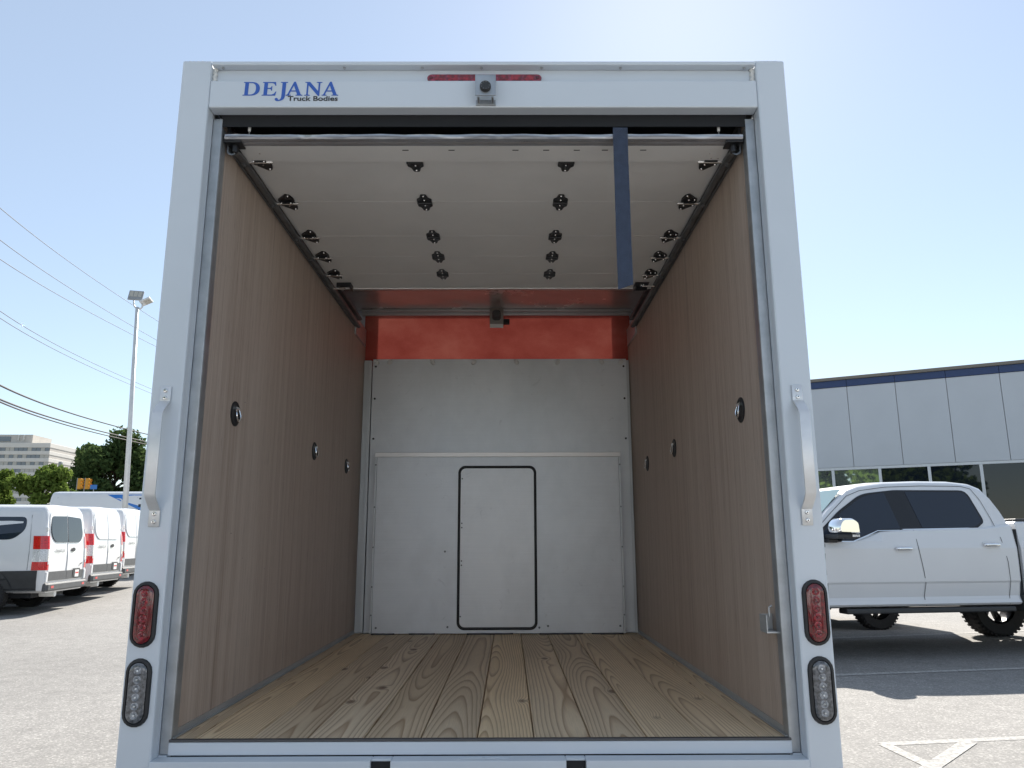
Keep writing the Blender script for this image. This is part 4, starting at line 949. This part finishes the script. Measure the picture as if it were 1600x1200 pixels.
for x in (-17, -14.6): MB().box(x, x+.5, 3.4, 3.99, Ht+1.6, Ht+4.3).build('rooftop_pipe', 'concrete_light', ph)

# ------------------------------------------------------------------ light poles, signals, wires
LP = tag(empty('light_pole', (-12.22, 22.3, gz(-12.22, 22.3)), 0), 'tall white light pole with two floodlight heads beside the high roof van', 'light pole')
LP.rotation_euler = (0, R(-2.3), 0); hp = 8.98; mb = MB(); mb.tube([(0, 0, 0), (0, 0, hp)], .10, 14, .055); pole = mb.build('pole', 'pole_white', LP, smooth=True)
MB().box(-.17, .17, -.17, .17, 0, .05).build('base_plate', 'pole_grey', LP)
for sx in (-1, 1):
    arm = [(0, 0, hp-.05), (-.10, 0, hp+.03), (-.13, 0, hp+.14), (-.13, 0, hp+.26)] if sx < 0 else [(0, 0, hp-.03), (.12, 0, hp-.06), (.17, 0, hp+.0), (.17, 0, hp+.12)]
    MB().tube(arm, .028, 8).build('bracket_arm', 'pole_white', LP, smooth=True)
    hdm = MB(); hdm.box(-.24, .24, -.03, .03, 0, .36); o = hdm.build('floodlight_head', 'pole_grey' if sx < 0 else 'pole_white', LP, .012)
    o.location = (-.10, 0, hp+.26) if sx < 0 else (.12, 0, hp+.12); o.rotation_euler = (R(-14), R(5), R(6)) if sx < 0 else (R(64), 0, R(100))
    for k in range(3):
        mb = MB(); mb.box(-.20+.14*k, -.08+.14*k, -.036, -.0305, .12, .33); mb.build('led_module', 'far_blind', o)
SP = tag(empty('street_light', (-39.7, 65, .5)), 'thin distant pole with small square lamp in front of light green trees', 'street light')
mb = MB(); mb.tube([(0, 0, 0), (0, 0, 7.6)], .11, 8, .08); mb.build('pole', 'pole_grey', SP, smooth=True); MB().box(-.14, .14, -.14, .14, 7.5, 7.98).build('lamp_head', 'pole_grey', SP, .03)
SG = tag(empty('signal_mast', (-41.0, 78, .5)), 'traffic signal mast carrying two amber signal heads above the high roof van', 'signal mast')
mb = MB(); mb.tube([(0, 0, 0), (0, 0, 6.2)], .12, 8, .10); mb.tube([(-6, 0, 6.02), (1, 0, 6.06)], .06, 8); mb.build('mast_arm', 'pole_grey', SG, smooth=True)
for i, x in enumerate((-4.1, -3.3)):
    mb = MB(); mb.tube([(x-.32, .05, 6.02), (x-.32, .05, 7.65)], .04, 6); mb.box(x-.34, x-.1, .02, .08, 6.9, 6.96); mb.build('hanger', 'pole_grey', SG)
    S = tag(empty('traffic_signal', (-41.0+x, 78, 6.98)), 'amber traffic signal head, %s of the pair' % ('left' if i == 0 else 'right'), 'traffic signal', 'amber signal heads'); mb = MB(); mb.box(-.17, .17, -.14, .14, 0, 1.12); hb = mb.build('housing', 'amber', S, .03)
    for k in range(3):
        mb = MB(); mb.lathe([(.135, 0), (.135, .26), (.125, .26), (.125, 0)], lambda a, b, h: (.16+h, a, .19+.36*k+b), 12, closed=True); mb.build('visor', 'amber', hb)
        mb = MB(); mb.lathe([(.12, 0), (.09, .03)], lambda a, b, h: (.171+h, a, .19+.36*k+b), 12); mb.build('signal_lens', 'black_plastic', hb)
BS = tag(empty('street_sign', (-43.5, 77.8, 6.95)), 'small blue street sign to the right of the amber signals', 'sign'); MB().box(-.35, .35, -.02, .02, 0, .46).build('sign_face', 'sign_blue', BS, .01); MB().box(-.03, .03, .021, .06, -.45, .3).build('sign_post', 'pole_grey', BS)
UP = tag(empty('utility_pole', (-13.0, 52, 0)), 'wooden utility pole behind the box truck', 'utility pole'); mb = MB(); mb.tube([(0, 0, 0), (0, 0, 17.0)], .18, 8, .13); mb.build('pole', 'wood_pole', UP, smooth=True); MB().box(-1.3, 1.3, -.06, .06, 15.7, 15.85).build('cross_arm', 'wood_pole', UP); MB().box(-1.3, 1.3, -.06, .06, 13.8, 13.95).build('cross_arm', 'wood_pole', UP)
def ray(px, py): return cf+cr*((px-800)/CAMP['f'])+cu*((600-py)/CAMP['f'])
CP = Vector((CAMP['x'], CAMP['y'], CAMP['z']))
def atY(px, py, Y): v = ray(px, py); return CP+v*((Y-CP.y)/v.y)
WL = [((0, 325), (205, 475), (247, 502), .012, 'wire', 'topmost thin overhead wire, passing the floodlight pole top'), ((0, 375), (120, 457), (244, 531), .012, 'wire', 'second thin overhead wire from the top'), ((0, 405), (120, 477), (243, 541), .012, 'wire', 'third thin overhead wire from the top'),
      ((0, 486), (130, 560), (235, 607), .011, 'wire', 'upper of the two close thin wires below the top three'), ((0, 497), (130, 568), (235, 614), .011, 'wire', 'lower of the two close thin wires below the top three'),
      ((0, 602), (60, 628), (228, 678), .030, 'thick_wire', 'thick dark cable above the twin lower cables'), ((0, 624), (100, 658.5), (227, 690), .030, 'thick_wire', 'upper of the twin thick cables crossing the dark tree'), ((0, 628), (100, 663), (227, 694), .026, 'thick_wire', 'lower of the twin thick cables crossing the dark tree')]
for a, b, c, r_, m_, lb in WL:
    Ys = [20, 20+22*(b[0]-a[0])/(c[0]-a[0]), 40]
    p0, p1, p2 = atY(*a, Ys[0]), atY(*b, Ys[1]*.98), atY(*c, Ys[2]); pts = []
    for k in range(-14, 36):
        t = k/20; tb = (b[0]-a[0])/(c[0]-a[0])
        l0 = (t-tb)*(t-1)/((0-tb)*(0-1)); l1 = t*(t-1)/(tb*(tb-1)); l2 = t*(t-tb)/(1*(1-tb)); pts.append(p0*l0+p1*l1+p2*l2)
    o = MB().tube(pts, r_, 6).build('overhead_wire', m_, smooth=True); tag(o, lb, 'wire', 'overhead wires')
